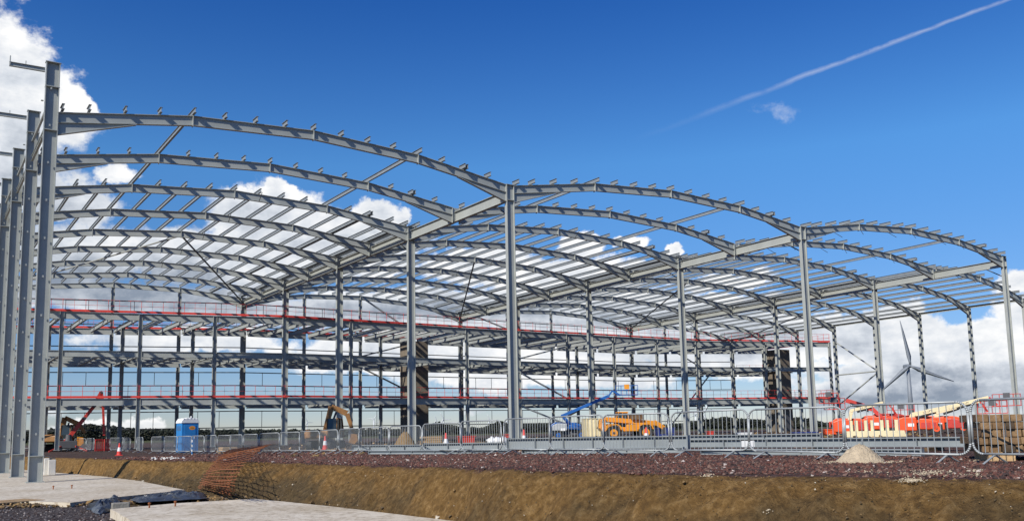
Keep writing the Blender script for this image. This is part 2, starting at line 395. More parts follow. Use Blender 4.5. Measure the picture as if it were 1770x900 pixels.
# rafters
FR = [.018] + [k / 16 for k in range(1, 16)] + [.868, .982]
FRE = [.03] + [k / 10 for k in range(1, 10)] + [.975]
def rafter(i, j):
    mb = MB(); D = .5; fs_ = [0, .25, .5, .75, 1]
    a, b = gp(i, j), gp(i + 1, j); L = (b - a).length; e = (b - a).normalized(); n = V((-e.y, e.x, 0))
    pts = []
    for f in fs_:
        P = lerp(a, b, f); off = .28 / L
        if f == 0: P = lerp(a, b, off)
        if f == 1: P = lerp(a, b, 1 - off)
        pts.append(P + V((0, 0, roofz(i, f) - D / 2)))
    for p, q in zip(pts, pts[1:]): mb.ibeam(p, q, D, .2, .028, .02)
    for p in pts[1:-1]: mb.obox(p, e * .025, n * .115, (0, 0, D / 2 + .05))
    for end, s in ((0, 1), (1, -1)):
        p = pts[0] if end == 0 else pts[-1]; q = pts[1] if end == 0 else pts[-2]
        d = (q - p).normalized(); H = 3.4 if i < 3 else 2.4; hd = .55 if i < 3 else .4
        A_, B_ = p - V((0, 0, D / 2)), p + d * H - V((0, 0, D / 2)); C_ = p - V((0, 0, D / 2 + hd))
        vs = [x + n * t for t in (-.012, .012) for x in (A_, B_, C_)]
        mb.add(vs, [(0, 1, 2), (5, 4, 3), (0, 3, 4, 1), (1, 4, 5, 2), (2, 5, 3, 0)])
        mb.bar(C_ - V((0, 0, .014)), B_ - V((0, 0, .02)), .2, .026)
        mb.obox((A_ + C_) / 2 + V((0, 0, D / 2)), e * .02, n * .11, (0, 0, (D + hd) / 2))
    # stiffeners
    return part(mb, 'rafter', STEEL)
for j in range(9):
    for i in range(4):
        if i == 3 and j == 0: continue
        r = rafter(i, j); r['_f'] = 1
        F_ = FR if i < 3 else FRE
        a, b = gp(i, j), gp(i + 1, j)
        if j <= 1 and i < 3 or (i == 3 and j == 1):
            for f in F_:
                if i < 3 and f in (4 / 16, 12 / 16) and j < 2: continue
                if f == .982 and i < 2: continue
                P = lerp(a, b, f); z = roofz(i, f) + .17
                mb = MB(); mb.ibeam(P - vdir * (.36 if i < 2 else .5) + V((0, 0, z)), P + vdir * (.36 if i < 2 else .5) + V((0, 0, z)), .25, .12, .012, .012)
                mb.obox(P + V((0, 0, z - .08)), udir * .008, vdir * .07, (0, 0, .1)); part(mb, 'purlin_stub', GALV, r)
        # fly braces: short rods from purlins to the lower flange
        for k, f in enumerate(F_):
            if (i >= 2 and k % 2 == 0 and j <= 1) or (k % 8 == 1 and j > 1 and i < 3):
                P = lerp(a, b, f); z = roofz(i, f) - .48; mb = MB()
                dn = .55 if j <= 1 else -.45
                mb.tube(P + V((0, 0, z)) - vdir * .12, P - udir * (.5 if j <= 1 and k % 4 == 0 else -.35 if j <= 1 else 0) - vdir * .7 + V((0, 0, z - dn)), .022, n=5)
                part(mb, 'fly_brace', DARKST, r)
# valley beams and eaves beams (along the rows)
for i in (1, 2, 3):
    for j in (0, 2, 4, 6):
        mb = MB(); a, b = gp(i, j), gp(i, j + 2)
        mb.ibeam(a + vdir * .15 + V((0, 0, EH - .62)), b - vdir * .15 + V((0, 0, EH - .62)), .68, .26, .03, .02)
        m_ = (a + b) / 2; mb.obox(m_ + V((0, 0, EH - .45)), udir * .3, vdir * .03, (0, 0, .44)); part(mb, 'valley_beam', STEEL)
        mb = MB(); mb.tube(a + vdir * 1.6 + V((0, 0, EH - .95)), a + vdir * .1 + V((0, 0, EH - 1.9)), .045); part(mb, 'knee_brace', DARKST)
for i, z in ((4, EE - .12), (0, EH - .3)):
    for j in range(1 if i == 4 else 0, 8):
        mb = MB(); mb.ibeam(gp(i, j) + vdir * .13 + V((0, 0, z)), gp(i, j + 1) - vdir * .13 + V((0, 0, z)), .26, .12, .014, .012); part(mb, 'eaves_beam', STEEL)
# purlins
for i in range(4):
    for f in (FR if i < 3 else FRE):
        j0 = 2 if i < 3 else 1
        if i < 3 and f in (4 / 16, 12 / 16): j0 = 0
        z = roofz(i, f) + .17; a, b = node(i, f, j0), node(i, f, 8)
        mb = MB(); mb.ibeam(a - vdir * .5 + V((0, 0, z)), b + vdir * .3 + V((0, 0, z)), .25, .12, .012, .012)
        for j in range(j0, 9): mb.obox(node(i, f, j) + V((0, 0, z - .08)), udir * .008, vdir * .07, (0, 0, .1))
        part(mb, 'purlin', GALV)
for i in (1, 2, 3):                        # valley gutter linings
    for s in (-1, 1):
        mb = MB(); a, b = gp(i, 2) + udir * .33 * s, gp(i, 8) + udir * .33 * s
        mb.ibeam(a + V((0, 0, EH + .10)), b + V((0, 0, EH + .10)), .26, .09, .01, .01); part(mb, 'gutter_purlin', GALV)
# roof bracing from mid span to the gable valleys
for i in range(4):
    f = .5; a = node(i, f, 4) + V((0, 0, roofz(i, f) - .35)); b = gp(i + 1, 8) + V((0, 0, (EH if i < 3 else EE) - .6)); c = gp(i, 8) + V((0, 0, EH - .6))
    mb = MB(); mb.tube(a, b, .075); part(mb, 'roof_brace', DARKST)
    if i == 0: mb = MB(); mb.tube(a, c, .075); part(mb, 'roof_brace', STEEL)
# K bracing in the right wall and gable rails
z3 = -.86
def wallz(P, y): return zat(P, y)
a, b = gp(4, 5), gp(4, 4)
for p, q, y0, y1 in ((a, b, 590, 641), (a, b, 648, 641), (a, b, 700, 643)):
    mb = MB(); mb.tube(p + V((0, 0, wallz(p, y0))), q + V((0, 0, wallz(q, y1))), .09); part(mb, 'wall_brace', STEEL)
for z in (1.0, 2.75, 5.5, 6.9, 9.6, 11.9, 13.2, 14.4):
    mb = MB()
    for i in range(4):
        if z > 12.3 and i == 3: continue
        a, b = gp(i, 8) + vdir * .3, gp(i + 1, 8) + vdir * .3
        if z in (1.0, 5.5): a, b = a, b
        mb.bar(a + V((0, 0, z)), b + V((0, 0, z)), .05, .10)
    part(mb, 'cladding_rail', DARKST)
for i in range(4):
    for k in range(4 if i < 3 else 3):
        n_ = 4 if i < 3 else 3
        for q in (.33, .66):
            P = node(i, (k + q) / n_, 8) + vdir * .3
            for z0, z1 in ((1.0, 2.75), (5.5, 6.9), (11.9, 14.4 if i < 3 else 12.2)):
                if random.random() < .75: mb = MB(); mb.tube(P + V((0, 0, z0)), P + V((0, 0, z1)), .03, n=4); part(mb, 'sag_rod', DARKST)

# ------------------------------------------------------------------ mezzanine office frame (rows 6..8)
zF = [zat(gp(1, 6), y) for y in (687, 610, 549)]
mz = empty('mezzanine_frame', gp(1, 6) + V((0, 0, -.83)), 0, 'darker grey three-storey floor frame with bright red guard rails inside the back of the warehouse', 'floor frame')
MO = mz.location.copy(); mz['_off'] = 0; del mz['_off']
def mpart(mb, name, m, parent=mz, **k): return mb.build(name, m, parent, MO, **k)
XS = []
for i in range(4):
    n_ = 4 if i < 3 else 3
    for k in range(n_): XS.append((i, k / n_))
XS.append((3, 1.0)); XS.append((3, 1.33))
XS = XS[0:]
def mp(x, j): i, f = x; return node(i, f, j)
for x in XS:
    on_main = x[1] in (0.0, 1.0)
    for j in (6, 7.15):
        if j == 6 and on_main and x[0] > 0: continue
        P = mp(x, j); mb = MB(); top = zF[2] if j == 6 else zF[2] - .4
        if j != 6 and x[0] >= 1 and x[1] != .5: continue
        mb.ibeam(V((P.x, P.y, -.86)), V((P.x, P.y, top)), .34, .26, .025, .02, up=udir); mb.obox((P.x, P.y, -.84), udir * .25, vdir * .22, (0, 0, .02))
        mpart(mb, 'column', STEELD)
for lv, z in enumerate(zF):
    dep = .62 if lv != 1 else .55
    for a, b in zip(XS, XS[1:]):
        for j, off in ((6, -.02), (7.85, 0)):
            mb = MB(); p, q = mp(a, j), mp(b, j); e = (q - p).normalized()
            mb.ibeam(p + e * .18 + V((0, 0, z - dep / 2)), q - e * .18 + V((0, 0, z - dep / 2)), dep, .24, .03, .02); mpart(mb, 'edge_beam', STEELD)
        for h in ({0: (0,), 1: (0, .5), 2: (0, .333, .667)}[lv] if a != XS[-2] else (0,)):
            p, q = lerp(mp(a, 6), mp(b, 6), h), lerp(mp(a, 7.85), mp(b, 7.85), h); e = (q - p).normalized()
            mb = MB(); mb.ibeam(p + e * .2 + V((0, 0, z - .26)), q - e * .2 + V((0, 0, z - .26)), .45, .2, .025, .02); mpart(mb, 'cross_beam', STEELD)
        if lv < 2:   # secondary joists packed under the lower floors
            mb = MB()
            for k in (.2, .4, .6, .8):
                p, q = lerp(mp(a, 6), mp(a, 7.85), k), lerp(mp(b, 6), mp(b, 7.85), k); e = (q - p).normalized()
                mb.ibeam(p + e * .1 + V((0, 0, z - .2)), q - e * .1 + V((0, 0, z - .2)), .3, .15, .02, .014)
            mpart(mb, 'joists', STEELD)
def guard(p, q, z, post=1.25):
    mb = MB(); L = (q - p).length; e = (q - p).normalized()
    up = V((0, 0, 1)); p = p + up * z; q = q + up * z
    mb.bar(p + up * .12, q + up * .12, .03, .20)
    for h in (.62, 1.12): mb.tube(p + up * h, q + up * h, .016, n=5)
    n_ = max(2, int(L / .9))
    for k in range(n_ + 1): x = lerp(p, q, k / n_); mb.tube(x, x + up * 1.15, .022 if k % 2 == 0 else .012, n=5)
    return mpart(mb, 'guard_rail', RED)
vo = -vdir * .16
for k, (a, b) in enumerate(zip(XS, XS[1:])):
    guard(mp(a, 6) + vo, mp(b, 6) + vo, zF[0] + .02); guard(mp(a, 6) + vo, mp(b, 6) + vo, zF[2] + .02)
    guard(mp(a, 7.85) - vo, mp(b, 7.85) - vo, zF[2] + .02)
    if (a[0] == 1 and a[1] >= .5) or a[0] == 2 and a[1] < .9 or a == (3, 1.0): guard(mp(a, 7.85) - vo, mp(b, 7.85) - vo, zF[1] + .02)
for z in zF[::2]: guard(mp(XS[-1], 6), mp(XS[-1], 7.85), z + .02)
def mbrace(p, q, y0, y1):
    mb = MB(); mb.bar(p + V((0, 0, zat(p, y0))), q + V((0, 0, zat(q, y1))), .16, .16); mpart(mb, 'diagonal_brace', STEELD)
w = lambda i, f, j: node(i, f, j)
mbrace(w(1, .5, 8), w(1, .72, 8), 512, 566); mbrace(w(1, .5, 8), w(1, .72, 8), 634, 674); mbrace(w(1, .5, 8), w(1, .72, 8), 616, 596)
mbrace(w(2, .0, 7.9), w(2, .26, 7.9), 537, 572); mbrace(w(2, .0, 6), w(2, .25, 6), 642, 690); mbrace(w(2, 0, 6), w(2, .25, 6), 700, 735); mbrace(w(2, .25, 6), w(2, 0, 6), 598, 620)
mbrace(w(3, .33, 7.9), w(3, .72, 7.9), 735, 650); mbrace(w(3, .33, 7.9), w(3, .7, 7.9), 600, 640)
# lift / stair cores
def core(px, wd, i, f, j, label):
    P = node(i, f, j); z1 = zF[2] - .9
    o = empty('concrete_core', V((P.x, P.y, -.85)), math.atan2(udir.y, udir.x), label, 'concrete core', 'stair cores inside the floor frame')
    mb = MB(); h = z1 + .85
    mb.box(-wd / 2, wd / 2, -1.3, -1.1, 0, h); mb.box(-wd / 2, -wd / 2 + .2, -1.1, 1.3, 0, h); mb.box(wd / 2 - .2, wd / 2, -1.1, 1.3, 0, h); mb.box(-wd / 2 + .2, wd / 2 - .2, 1.1, 1.3, 0, h)
    mb.build('wall_panel', CORE, o)
    for z in (0.0, 4.4, 8.2):
        if z + .1 < h: b_ = MB(); b_.box(-wd / 2 - .03, wd / 2 + .03, -1.335, -1.303, z + .02, z + .14); b_.build('panel_joint', CORE, o)
    d_ = MB(); d_.box(-.5, .5, -1.33, -1.302, .2, 2.4); d_.build('doorway', DKGREY, o)
    return o
core(713, 2.3, 1, .66, 7.2, 'tall narrow brown concrete core behind the columns left of the middle of the frame')
core(1349, 2.3, 3, .93, 6.42, 'tall narrow brown concrete core near the right end of the floor frame')

# ------------------------------------------------------------------ slabs
def slab(name, poly, z, th, label):
    mb = MB(); P = [atz(x, y, z) for x, y in poly]
    # subdivide the edges a little and roughen them
    Q = []
    for a, b in zip(P, P[1:] + P[:1]):
        n_ = max(1, int((b - a).length / .5))
        for k in range(n_): p = lerp(a, b, k / n_); Q.append((p.x + random.uniform(-.02, .02), p.y + random.uniform(-.02, .02)))
    mb.prism(Q, z - th, z); o = mb.build(name, CONC, None, (0, 0, 0)); tag(o, label, 'concrete slab'); return o
slab('concrete_slab', [(320, 846), (205, 858), (120, 868), (0, 864), (-300, 870), (-900, 815), (-500, 797), (20, 802), (98, 814), (188, 820)], ZSLAB, .28, 'pale concrete ground slab that carries the tall columns at the left')
slab('concrete_slab', [(192, 879), (300, 869), (440, 861), (560, 873), (800, 901), (1100, 960), (420, 1010)], -1.72, .34, 'pale concrete slab in the foreground at the foot of the earth bank')
def bolt_group(px, py, z=ZSLAB):
    o = MB(); P = atz(px, py, z)
    for k in range(2): q = P + udir * k * .62; o.tube(q - V((0, 0, .03)), q + V((0, 0, .14)), .02, n=6); o.tube(q + V((0, 0, .1)), q + V((0, 0, .13)), .035, n=6)
    return o
for (px, py, lab) in ((92, 845, 'two rusty anchor bolts standing in the slab right of the tall columns'), (258, 877, 'pair of rusty starter bars standing at the left of the foreground slab')):
    o = bolt_group(px, py, ZSLAB if px < 200 else -1.72).build('anchor_bolts', RUST); tag(o, lab, 'anchor bolts')
# rubble along the slab edges
pts = []; sz = []
for _ in range(2600):
    t = rng.random(); a, b = atz(-20, 874, LOW + .05), atz(400, 860, LOW + .05); P = lerp(a, b, t) + V((rng.normal(0, .3), rng.normal(0, .35), 0)); pts.append((P.x, P.y, LOW + .03)); sz.append(rng.uniform(.02, .09) * (1 if rng.random() < .96 else 1.9))
scatter('rubble', [MATS['clay_clod'], MATS['clay_clod_dark'], MATS['stone_grey'], MATS['gravel_dark']], pts, sz, 'brown soil clods and broken concrete between the two slabs', 'rubble', [.4, .33, .07, .2])
# white concrete blocks behind the first column
def block_at(px, pb, z, w_, h, d, label, m=CONC2, tilt=0):
    P = atz(px, pb, z); o = empty('concrete_block', P, .55, label, 'concrete block', s=1)
    mb = MB(); mb.box(-w_ / 2, w_ / 2, -d / 2, d / 2, 0, h); mb.build('block', m, o, bevel=.02)
    if h > .6: k = MB(); k.tube((-.12, 0, h - .03), (-.12, 0, h + .08), .02); k.tube((.12, 0, h - .03), (.12, 0, h + .08), .02); k.tube((-.12, 0, h + .08), (.12, 0, h + .08), .02); k.build('lifting_loop', DKGREY, o)
    return o
block_at(80, 820, ZSLAB, .26, .88, .5, 'thin upright white concrete block just right of the nearest tall column')
block_at(89, 820, ZSLAB, .34, .80, .5, 'white concrete block at the right end of the pair beside the nearest tall column')
block_at(38, 815, ZSLAB, .22, .6, .5, 'white concrete block seen in the gap left of the nearest tall column')
block_at(208, 882, LOW, .44, .22, .3, 'small grey concrete block at the left corner of the foreground slab', mat('grey_concrete', (.25, .235, .20), .9, 0, .2, 3, .3, 20))
# pallet
P = atz(8, 874, LOW); o = empty('timber_pallet', P, 1.0, 'pale timber pallet lying on the ground at the left edge below the slab', 'pallet')
for k in range(6): mb = MB(); mb.box(-.9, .9, -.6 + k * .22, -.46 + k * .22, .12, .145); mb.build('top_board', TIMBERP, o)
for k in (-.8, 0, .8): mb = MB(); mb.box(k - .05, k + .05, -.6, .64, .02, .118); mb.build('bearer', TIMBERP, o)
# black plastic sheeting
def crumple(name, pts4, m, z, h, label, cat, nx=44, ny=14, seed=0):
    from mathutils import noise
    P = [atz(x, y, z) for x, y in pts4]; vs = []; fs = []
    for i in range(nx + 1):
        for j in range(ny + 1):
            u, v = i / nx, j / ny; p = lerp(lerp(P[0], P[1], u), lerp(P[3], P[2], u), v)
            e = min(1, min(u, 1 - u) * 8) * min(1, min(v, 1 - v) * 4)
            q = V((p.x * 1.7 + seed, p.y * 1.7, 0)); hh = h * e * (.35 + .9 * abs(noise.noise(q)) + .5 * abs(noise.noise(q * 2.7)) + .25 * noise.noise(q * 6))
            p = p + V((.12 * noise.noise(q * 2 + V((9, 0, 0))), .2 * noise.noise(q * 2), 0))
            vs.append((p.x, p.y, z + .02 + hh))
    for i in range(nx):
        for j in range(ny): a = i * (ny + 1) + j; fs.append((a, a + 1, a + ny + 2, a + ny + 1))
    mb = MB(); mb.add(vs, fs); o = mb.build(name, m)
    so = o.modifiers.new('thick', 'SOLIDIFY'); so.thickness = .006
    tag(o, label, cat); return o
crumple('plastic_sheet', [(225, 864), (352, 852), (358, 862), (240, 869)], PLASTIC, LOW + .1, .20, 'crumpled black plastic sheet lying between the two slabs', 'plastic sheet')
crumple('plastic_sheet', [(150, 880), (200, 866), (212, 874), (172, 890)], PLASTIC, LOW, .28, 'small crumpled grey-black plastic sheet left of the foreground slab corner', 'plastic sheet', 20, 10, 4)

# ------------------------------------------------------------------ rebar mats leaning down the bank
o = None
def rebar():
    A0, A1, A2 = hit(346, 846), hit(372, 806), hit(402, 779); B0, B1, B2 = hit(396, 859), hit(436, 800), hit(476, 772)
    for p_, dz in ((A0, .05), (A1, .18), (A2, .12), (B0, .08), (B1, .32), (B2, .16)): p_.z += dz
    root = empty('rebar_mesh', V((A0.x, A0.y, A0.z)), 0, 'stack of rusty reinforcing mesh leaning down the earth bank', 'rebar mesh'); base = root.location.copy()
    def quad(a, b, c, t): return lerp(a, b, t * 2) if t < .5 else lerp(b, c, t * 2 - 1)
    def smooth(a, b, c, t): m_ = b * 2 - (a + c) / 2; return a * (1 - t) ** 2 + m_ * 2 * t * (1 - t) + c * t * t
    for lay in range(2):
        mb = MB(); off = V((.16 * lay, -.05 * lay, .09 * lay)); sh = .05 * lay
        for k in range(11):
            u = k / 10; mb.path([lerp(smooth(A0, A1, A2, t), smooth(B0, B1, B2, t), u) + off for t in np.linspace(-.02, 1.04, 9)], .0085, 4)
        for k in range(30):
            t = (k + sh * 4) / 29; a, b = smooth(A0, A1, A2, t) + off, smooth(B0, B1, B2, t) + off; ex = random.uniform(.02, .12); a2 = a - (b - a) * ex; b2 = b + (b - a) * random.uniform(.0, .1)
            mb.path([a2, (a2 + b2) / 2 + V((0, 0, .05 * math.sin(k * .9))), b2], .0105, 4)
        mb.build('mesh_sheet', RUST, root, base)
rebar()

# ------------------------------------------------------------------ crowd barriers
def make_barrier():
    root = empty('crowd_barrier', (0, 0, 0)); W_, H_, r = 2.4, 1.12, .2; zb = .17
    pts = [(r, zb), (W_ - r, zb)]
    def arc(cx, cz, a0, a1): return [(cx + r * math.cos(a), cz + r * math.sin(a)) for a in np.linspace(a0, a1, 9)]
    pi = math.pi
    loop = arc(W_ - r, zb + r, -pi / 2, 0) + arc(W_ - r, H_ - r, 0, pi / 2) + arc(r, H_ - r, pi / 2, pi) + arc(r, zb + r, pi, 1.5 * pi)
    mb = MB(); L3 = [(x, 0, z) for x, z in loop]; mb.path(L3 + L3[:1], .0215, 8)
    mb.build('frame', FENCE, root, smooth=True)
    mb = MB()
    n_ = 18
    for k in range(n_):
        x = .11 + (W_ - .22) * k / (n_ - 1); z0, z1 = zb, H_
        if x < r: z0 = zb + r - math.sqrt(max(0, r * r - (r - x) ** 2)); z1 = H_ - r + math.sqrt(max(0, r * r - (r - x) ** 2))
        if x > W_ - r: q = x - (W_ - r); z0 = zb + r - math.sqrt(max(0, r * r - q * q)); z1 = H_ - r + math.sqrt(max(0, r * r - q * q))
        mb.tube((x, 0, z0), (x, 0, z1), .0075, n=5, cap=False)
    mb.build('infill_bars', FENCE, root)
    for x in (.42, W_ - .42):
        mb = MB(); mb.path([(x, -.36, .0), (x + .0, -.04, zb - .03), (x, .04, zb - .03), (x, .36, .0)], .017, 6); mb.build('foot', FENCE, root)
    return root
proto = make_barrier(); TOP.remove(proto)
PXB = [1925, 1682, 1463, 1295, 1161, 1044, 951, 871, 797, 731, 673, 620, 585, 552, 517, 483, 449, 422, 398, 375, 353, 330, 306, 283, 262]
PXD = ([100, 200, 262, 306, 353, 398, 483, 552, 620, 673, 731, 797, 871, 951, 1044, 1161, 1295, 1463, 1682, 1925], [84, 74, 60, 56.5, 54, 51.5, 46.5, 42.3, 38, 35.3, 32.8, 30.4, 28.0, 26.0, 24.2, 22.4, 20.4, 18.1, 15.7, 13.7])
LABS = ['crowd barrier at the right edge in front of the brown timber stack', 'wide crowd barrier just right of the sand heap, in front of the orange lifts', 'crowd barrier directly behind the left slope of the sand heap',
 'crowd barrier with a white-labelled beam low behind its right end', 'crowd barrier in front of the yellow telehandler', 'crowd barrier in front of the cream container and the blue boom lift', 'crowd barrier at the foot of the big central column, on its right side',
 'crowd barrier with white sacks visible through its bars', 'crowd barrier second to the left of the big central column', 'crowd barrier just right of the brown concrete core', 'crowd barrier standing before the foot of the brown concrete core',
 'crowd barrier just left of the brown concrete core column', 'crowd barrier in front of the excavator tracks, its right half', 'crowd barrier in front of the small orange excavator cab', 'crowd barrier second left of the orange excavator', 'crowd barrier at the foot of the sixth-row column right of the rusty mesh',
 'crowd barrier standing just right of the rusty mesh top', 'crowd barrier right above the rusty mesh top', 'crowd barrier behind the left part of the rusty mesh top', 'crowd barrier third to the right of the blue toilet', 'crowd barrier second to the right of the blue toilet', 'crowd barrier in front of the right half of the blue toilet',
 'crowd barrier in front of the left half of the blue toilet', 'crowd barrier just left of the blue toilet']
def barrier_between(p, q, label, mirror=False):
    o = copy_tree(proto); L = (q - p).length - .05; o.location = V((p.x, p.y, (zground(p.x, p.y) + zground(q.x, q.y)) / 2 + .0)); o.rotation_euler = (random.uniform(-.045, .045), random.uniform(-.008, .008), math.atan2(q.y - p.y, q.x - p.x) + random.uniform(-.035, .035)); o.scale = (L / 2.4, 1, 1)
    tag(o, label, 'barrier', 'crowd barriers along the top of the bank'); return o
pts = [V(((x - 885) / FPX * interp(x, *PXD) * 1.02, interp(x, *PXD), 0)) for x in PXB]
pts = []
for x in PXB:
    d = interp(x, *PXD); y = 770; P = atd(x, y, d); pts.append(V((P.x, P.y, 0)))
for k in range(len(pts) - 1): barrier_between(pts[k + 1], pts[k], LABS[k])
extra = [((236, 66), (249, 64), 'galvanised'), ((190, 72), (214, 70), ''), ((212, 69), (226, 72), ''), ((128, 78), (149, 77), ''), ((149, 77), (163, 75), ''), ((100, 80), (123, 80), '')]
elab = ['far crowd barrier midway between the traffic cone and the blue toilet', 'far crowd barrier just behind the left traffic cone', 'far crowd barrier turned side-on just right of the left traffic cone', 'far crowd barrier below the yellow excavator bucket', 'far crowd barrier between the yellow excavator bucket and the red fence', 'leftmost far crowd barrier, seen right of the tall columns']
for (a, b, _), lb in zip(extra, elab):
    P, Q = atd(a[0], 775, a[1]), atd(b[0], 775, b[1]); d = (Q - P); d.z = 0
    Q = P + d.normalized() * 2.0 if d.length < 1.0 else Q
    barrier_between(V((P.x, P.y, 0)), V((Q.x, Q.y, 0)), lb)
for n_, (a, b, lb) in enumerate(((164, 178, 'red plastic barrier standing before the red boom base'), (180, 191, 'red plastic barrier right beside the red boom base'))):
    P, Q = atd(a, 775, 74), atd(b, 775, 74.5); d = (Q - P).normalized()
    mb = MB(); z0 = zground(P.x, P.y); W_ = (Q - P).length
    o = empty('plastic_barrier', V((P.x, P.y, z0)), math.atan2(d.y, d.x), lb, 'barrier', 'red barriers at the left')
    mb.box(0, W_, -.03, .03, .05, .16); mb.box(0, W_, -.03, .03, .95, 1.05); mb.box(0, .06, -.03, .03, .161, .949); mb.box(W_ - .06, W_, -.03, .03, .161, .949); mb.build('frame', RED, o)
    mb = MB()
    for k in range(5): x = .12 + (W_ - .24) * k / 4; mb.box(x - .02, x + .02, -.02, .02, .161, .949)
    mb.build('infill_bars', RED, o); mb = MB(); mb.box(.1, .2, -.25, .25, 0, .049); mb.box(W_ - .2, W_ - .1, -.25, .25, 0, .049); mb.build('foot', BLACK, o)
for ch in list(proto.children): bpy.data.objects.remove(ch)
bpy.data.objects.remove(proto)

# ------------------------------------------------------------------ steel beams lying behind the fence
def gbeam(px0, px1, d0, d1, zb, dep, wd, label, m=STEEL, bearers=True, plates=True):
    a = atd(px0, 770, d0); b = atd(px1, 770, d1); g0 = (zground(a.x, a.y) + zground(b.x, b.y)) / 2
    a = V((a.x, a.y, g0 + zb + dep / 2)); b = V((b.x, b.y, g0 + zb + dep / 2)); e = (b - a).normalized(); n = V((-e.y, e.x, 0))
    root = empty('steel_beam', V((a.x, a.y, g0 + zb)), 0, label, 'steel beam', 'loose steel beams behind the barriers'); o_ = root.location
    mb = MB(); mb.ibeam(a, b, dep, wd, .028, .018); mb.build('beam_section', m, root, o_)
    if plates:
        for p in (a - e * .014, b + e * .014): mb = MB(); mb.obox(p, e * .012, n * wd * .55, (0, 0, dep * .55)); mb.build('end_plate', m, root, o_)
        mb = MB()
        for k in range(1, 6): p = lerp(a, b, k / 6); mb.obox(p - n * wd * .27, e * .008, n * wd * .22, (0, 0, dep / 2 - .035))
        mb.build('stiffener', m, root, o_)
    if bearers and zb > .06:
        L = (b - a).length
        for k in (.12, .5, .88):
            p = lerp(a, b, k); mb = MB(); mb.obox((p.x, p.y, g0 + zb / 2 - .004), e * .06, n * .55, (0, 0, zb / 2 - .004))
            t = mb.build('timber_bearer', TIMBER); tag(t, None, None)
            t.parent = None; BEAR.append((t, px0, px1, k))
    return root
BEAR = []
BEAMG = mat('site_beam_grey', (.22, .245, .25), .55, 0, .14, .9)
gbeam(1185, 1690, 29.0, 22.6, .10, .26, .22, 'long grey steel beam raised on timbers, running behind the sand heap to the timber stack', m=BEAMG)
gbeam(1215, 1592, 23.4, 19.3, .02, .15, .18, 'low grey steel beam near the ground behind the sand heap', bearers=False, m=BEAMG)
gbeam(880, 1190, 31.5, 28, .08, .40, .24, 'deep grey steel beam behind the barriers in front of the yellow telehandler', m=BEAMG)
gbeam(735, 1000, 35, 32.0, .08, .28, .22, 'grey steel beam lying behind the barriers at the foot of the big central column', m=BEAMG)
gbeam(905, 1180, 27.4, 25.2, .02, .16, .18, 'slim grey beam on the gravel just behind the barriers below the telehandler', bearers=False, m=BEAMG)
gbeam(612, 800, 41, 37, .07, .26, .22, 'grey steel beam lying behind the barriers at the foot of the brown core', m=BEAMG)
gbeam(640, 880, 34, 30.0, .02, .14, .16, 'slim grey beam on the gravel left of the big central column', bearers=False, m=BEAMG)
gbeam(1150, 1420, 33, 29.5, .10, .36, .24, 'deep grey steel beam behind the barriers left of the orange lifts', m=BEAMG)
gbeam(945, 1030, 38, 37.6, .02, .42, .2, 'dark perforated steel beam stacked below the cream container', DKGREY, bearers=False)
gbeam(1032, 1125, 38.2, 37.4, .02, .42, .2, 'dark perforated steel beam stacked below the telehandler wheels', DKGREY, bearers=False)
for n_, (t, p0, p1, k) in enumerate(BEAR):
    t['label'] = 'timber bearer under the %s of the %s' % ({.12: 'left end', .5: 'middle', .88: 'right end'}[k], {1185: 'long raised beam behind the sand heap', 880: 'deep beam before the telehandler', 735: 'beam at the central column foot', 612: 'beam before the brown core', 1150: 'deep beam left of the orange lifts'}[p0])
    t['category'] = 'timber bearer'; t['group'] = 'timber bearers under the loose beams'
# white label sheets
P = atd(1287, 770, 23.6)
mb = MB(); mb.box(-.17, .17, -.01, .01, 0, .16); o = mb.build('tarpaulin_sheet', WHITE); o.location = V((P.x, P.y - .35, zground(P.x, P.y) + .2)); tag(o, 'white sheet hung on the low beam behind the barrier left of the sand heap', 'sheet')
P = atd(1552, 770, 21.6)
mb = MB(); mb.box(-.2, .2, -.2, .2, 0, .06); o = mb.build('white_package', WHITE, bevel=.01); o.location = V((P.x, P.y - .5, zground(P.x, P.y))); tag(o, 'flat white package on the gravel just right of the sand heap', 'package')

# ------------------------------------------------------------------ sand heap
def heap(px, pb, d, rx, h, label, m=SAND, name='sand_heap', cat='sand heap', n=40):
    from mathutils import noise
    P = atd(px, pb, d); g = zground(P.x, P.y); mb = MB(); vs = [(P.x, P.y, g + h)]; fs = []
    R_ = 14
    for k in range(1, R_ + 1):
        for a in range(n):
            an = 2 * math.pi * a / n; r = rx * k / R_; r *= 1 + .12 * noise.noise(V((math.cos(an) * 1.5, math.sin(an) * 1.5, px)))
            t = k / R_; z = h * (1 - t) ** .95 if t > .12 else h * (1 - t * .6); z = h * (1 - t) * (1 + .25 * math.sin(3.1 * t)) / 1.0
            z = max(0, min(z, h)) + .05 * h * noise.noise(V((math.cos(an) * k * .7, math.sin(an) * k * .7, 2))) * 3 * (1 - t) - .03
            vs.append((P.x + r * math.cos(an), P.y + r * .8 * math.sin(an), g + z))
    for a in range(n): fs.append((0, 1 + a, 1 + (a + 1) % n))
    for k in range(R_ - 1):
        for a in range(n): q = 1 + k * n; fs.append((q + a, q + n + a, q + n + (a + 1) % n, q + (a + 1) % n))
    mb.add(vs, fs); o = mb.build(name, m, smooth=True); tag(o, label, cat, kind=None); return o, P, g
o, P, g = heap(1487, 791, 17.0, .54, .37, 'small pile of pale sand on the maroon gravel in front of the barriers')
pts = [(P.x + rng.normal(0, .35), P.y - .1 + rng.normal(0, .25), zground(P.x, P.y) + .01) for _ in range(500)]
scatter('spilt_sand', [SAND], pts, rng.uniform(.01, .03, 500), 'grains and lumps of pale sand spilt round the sand pile', 'spilt sand')
pts = []
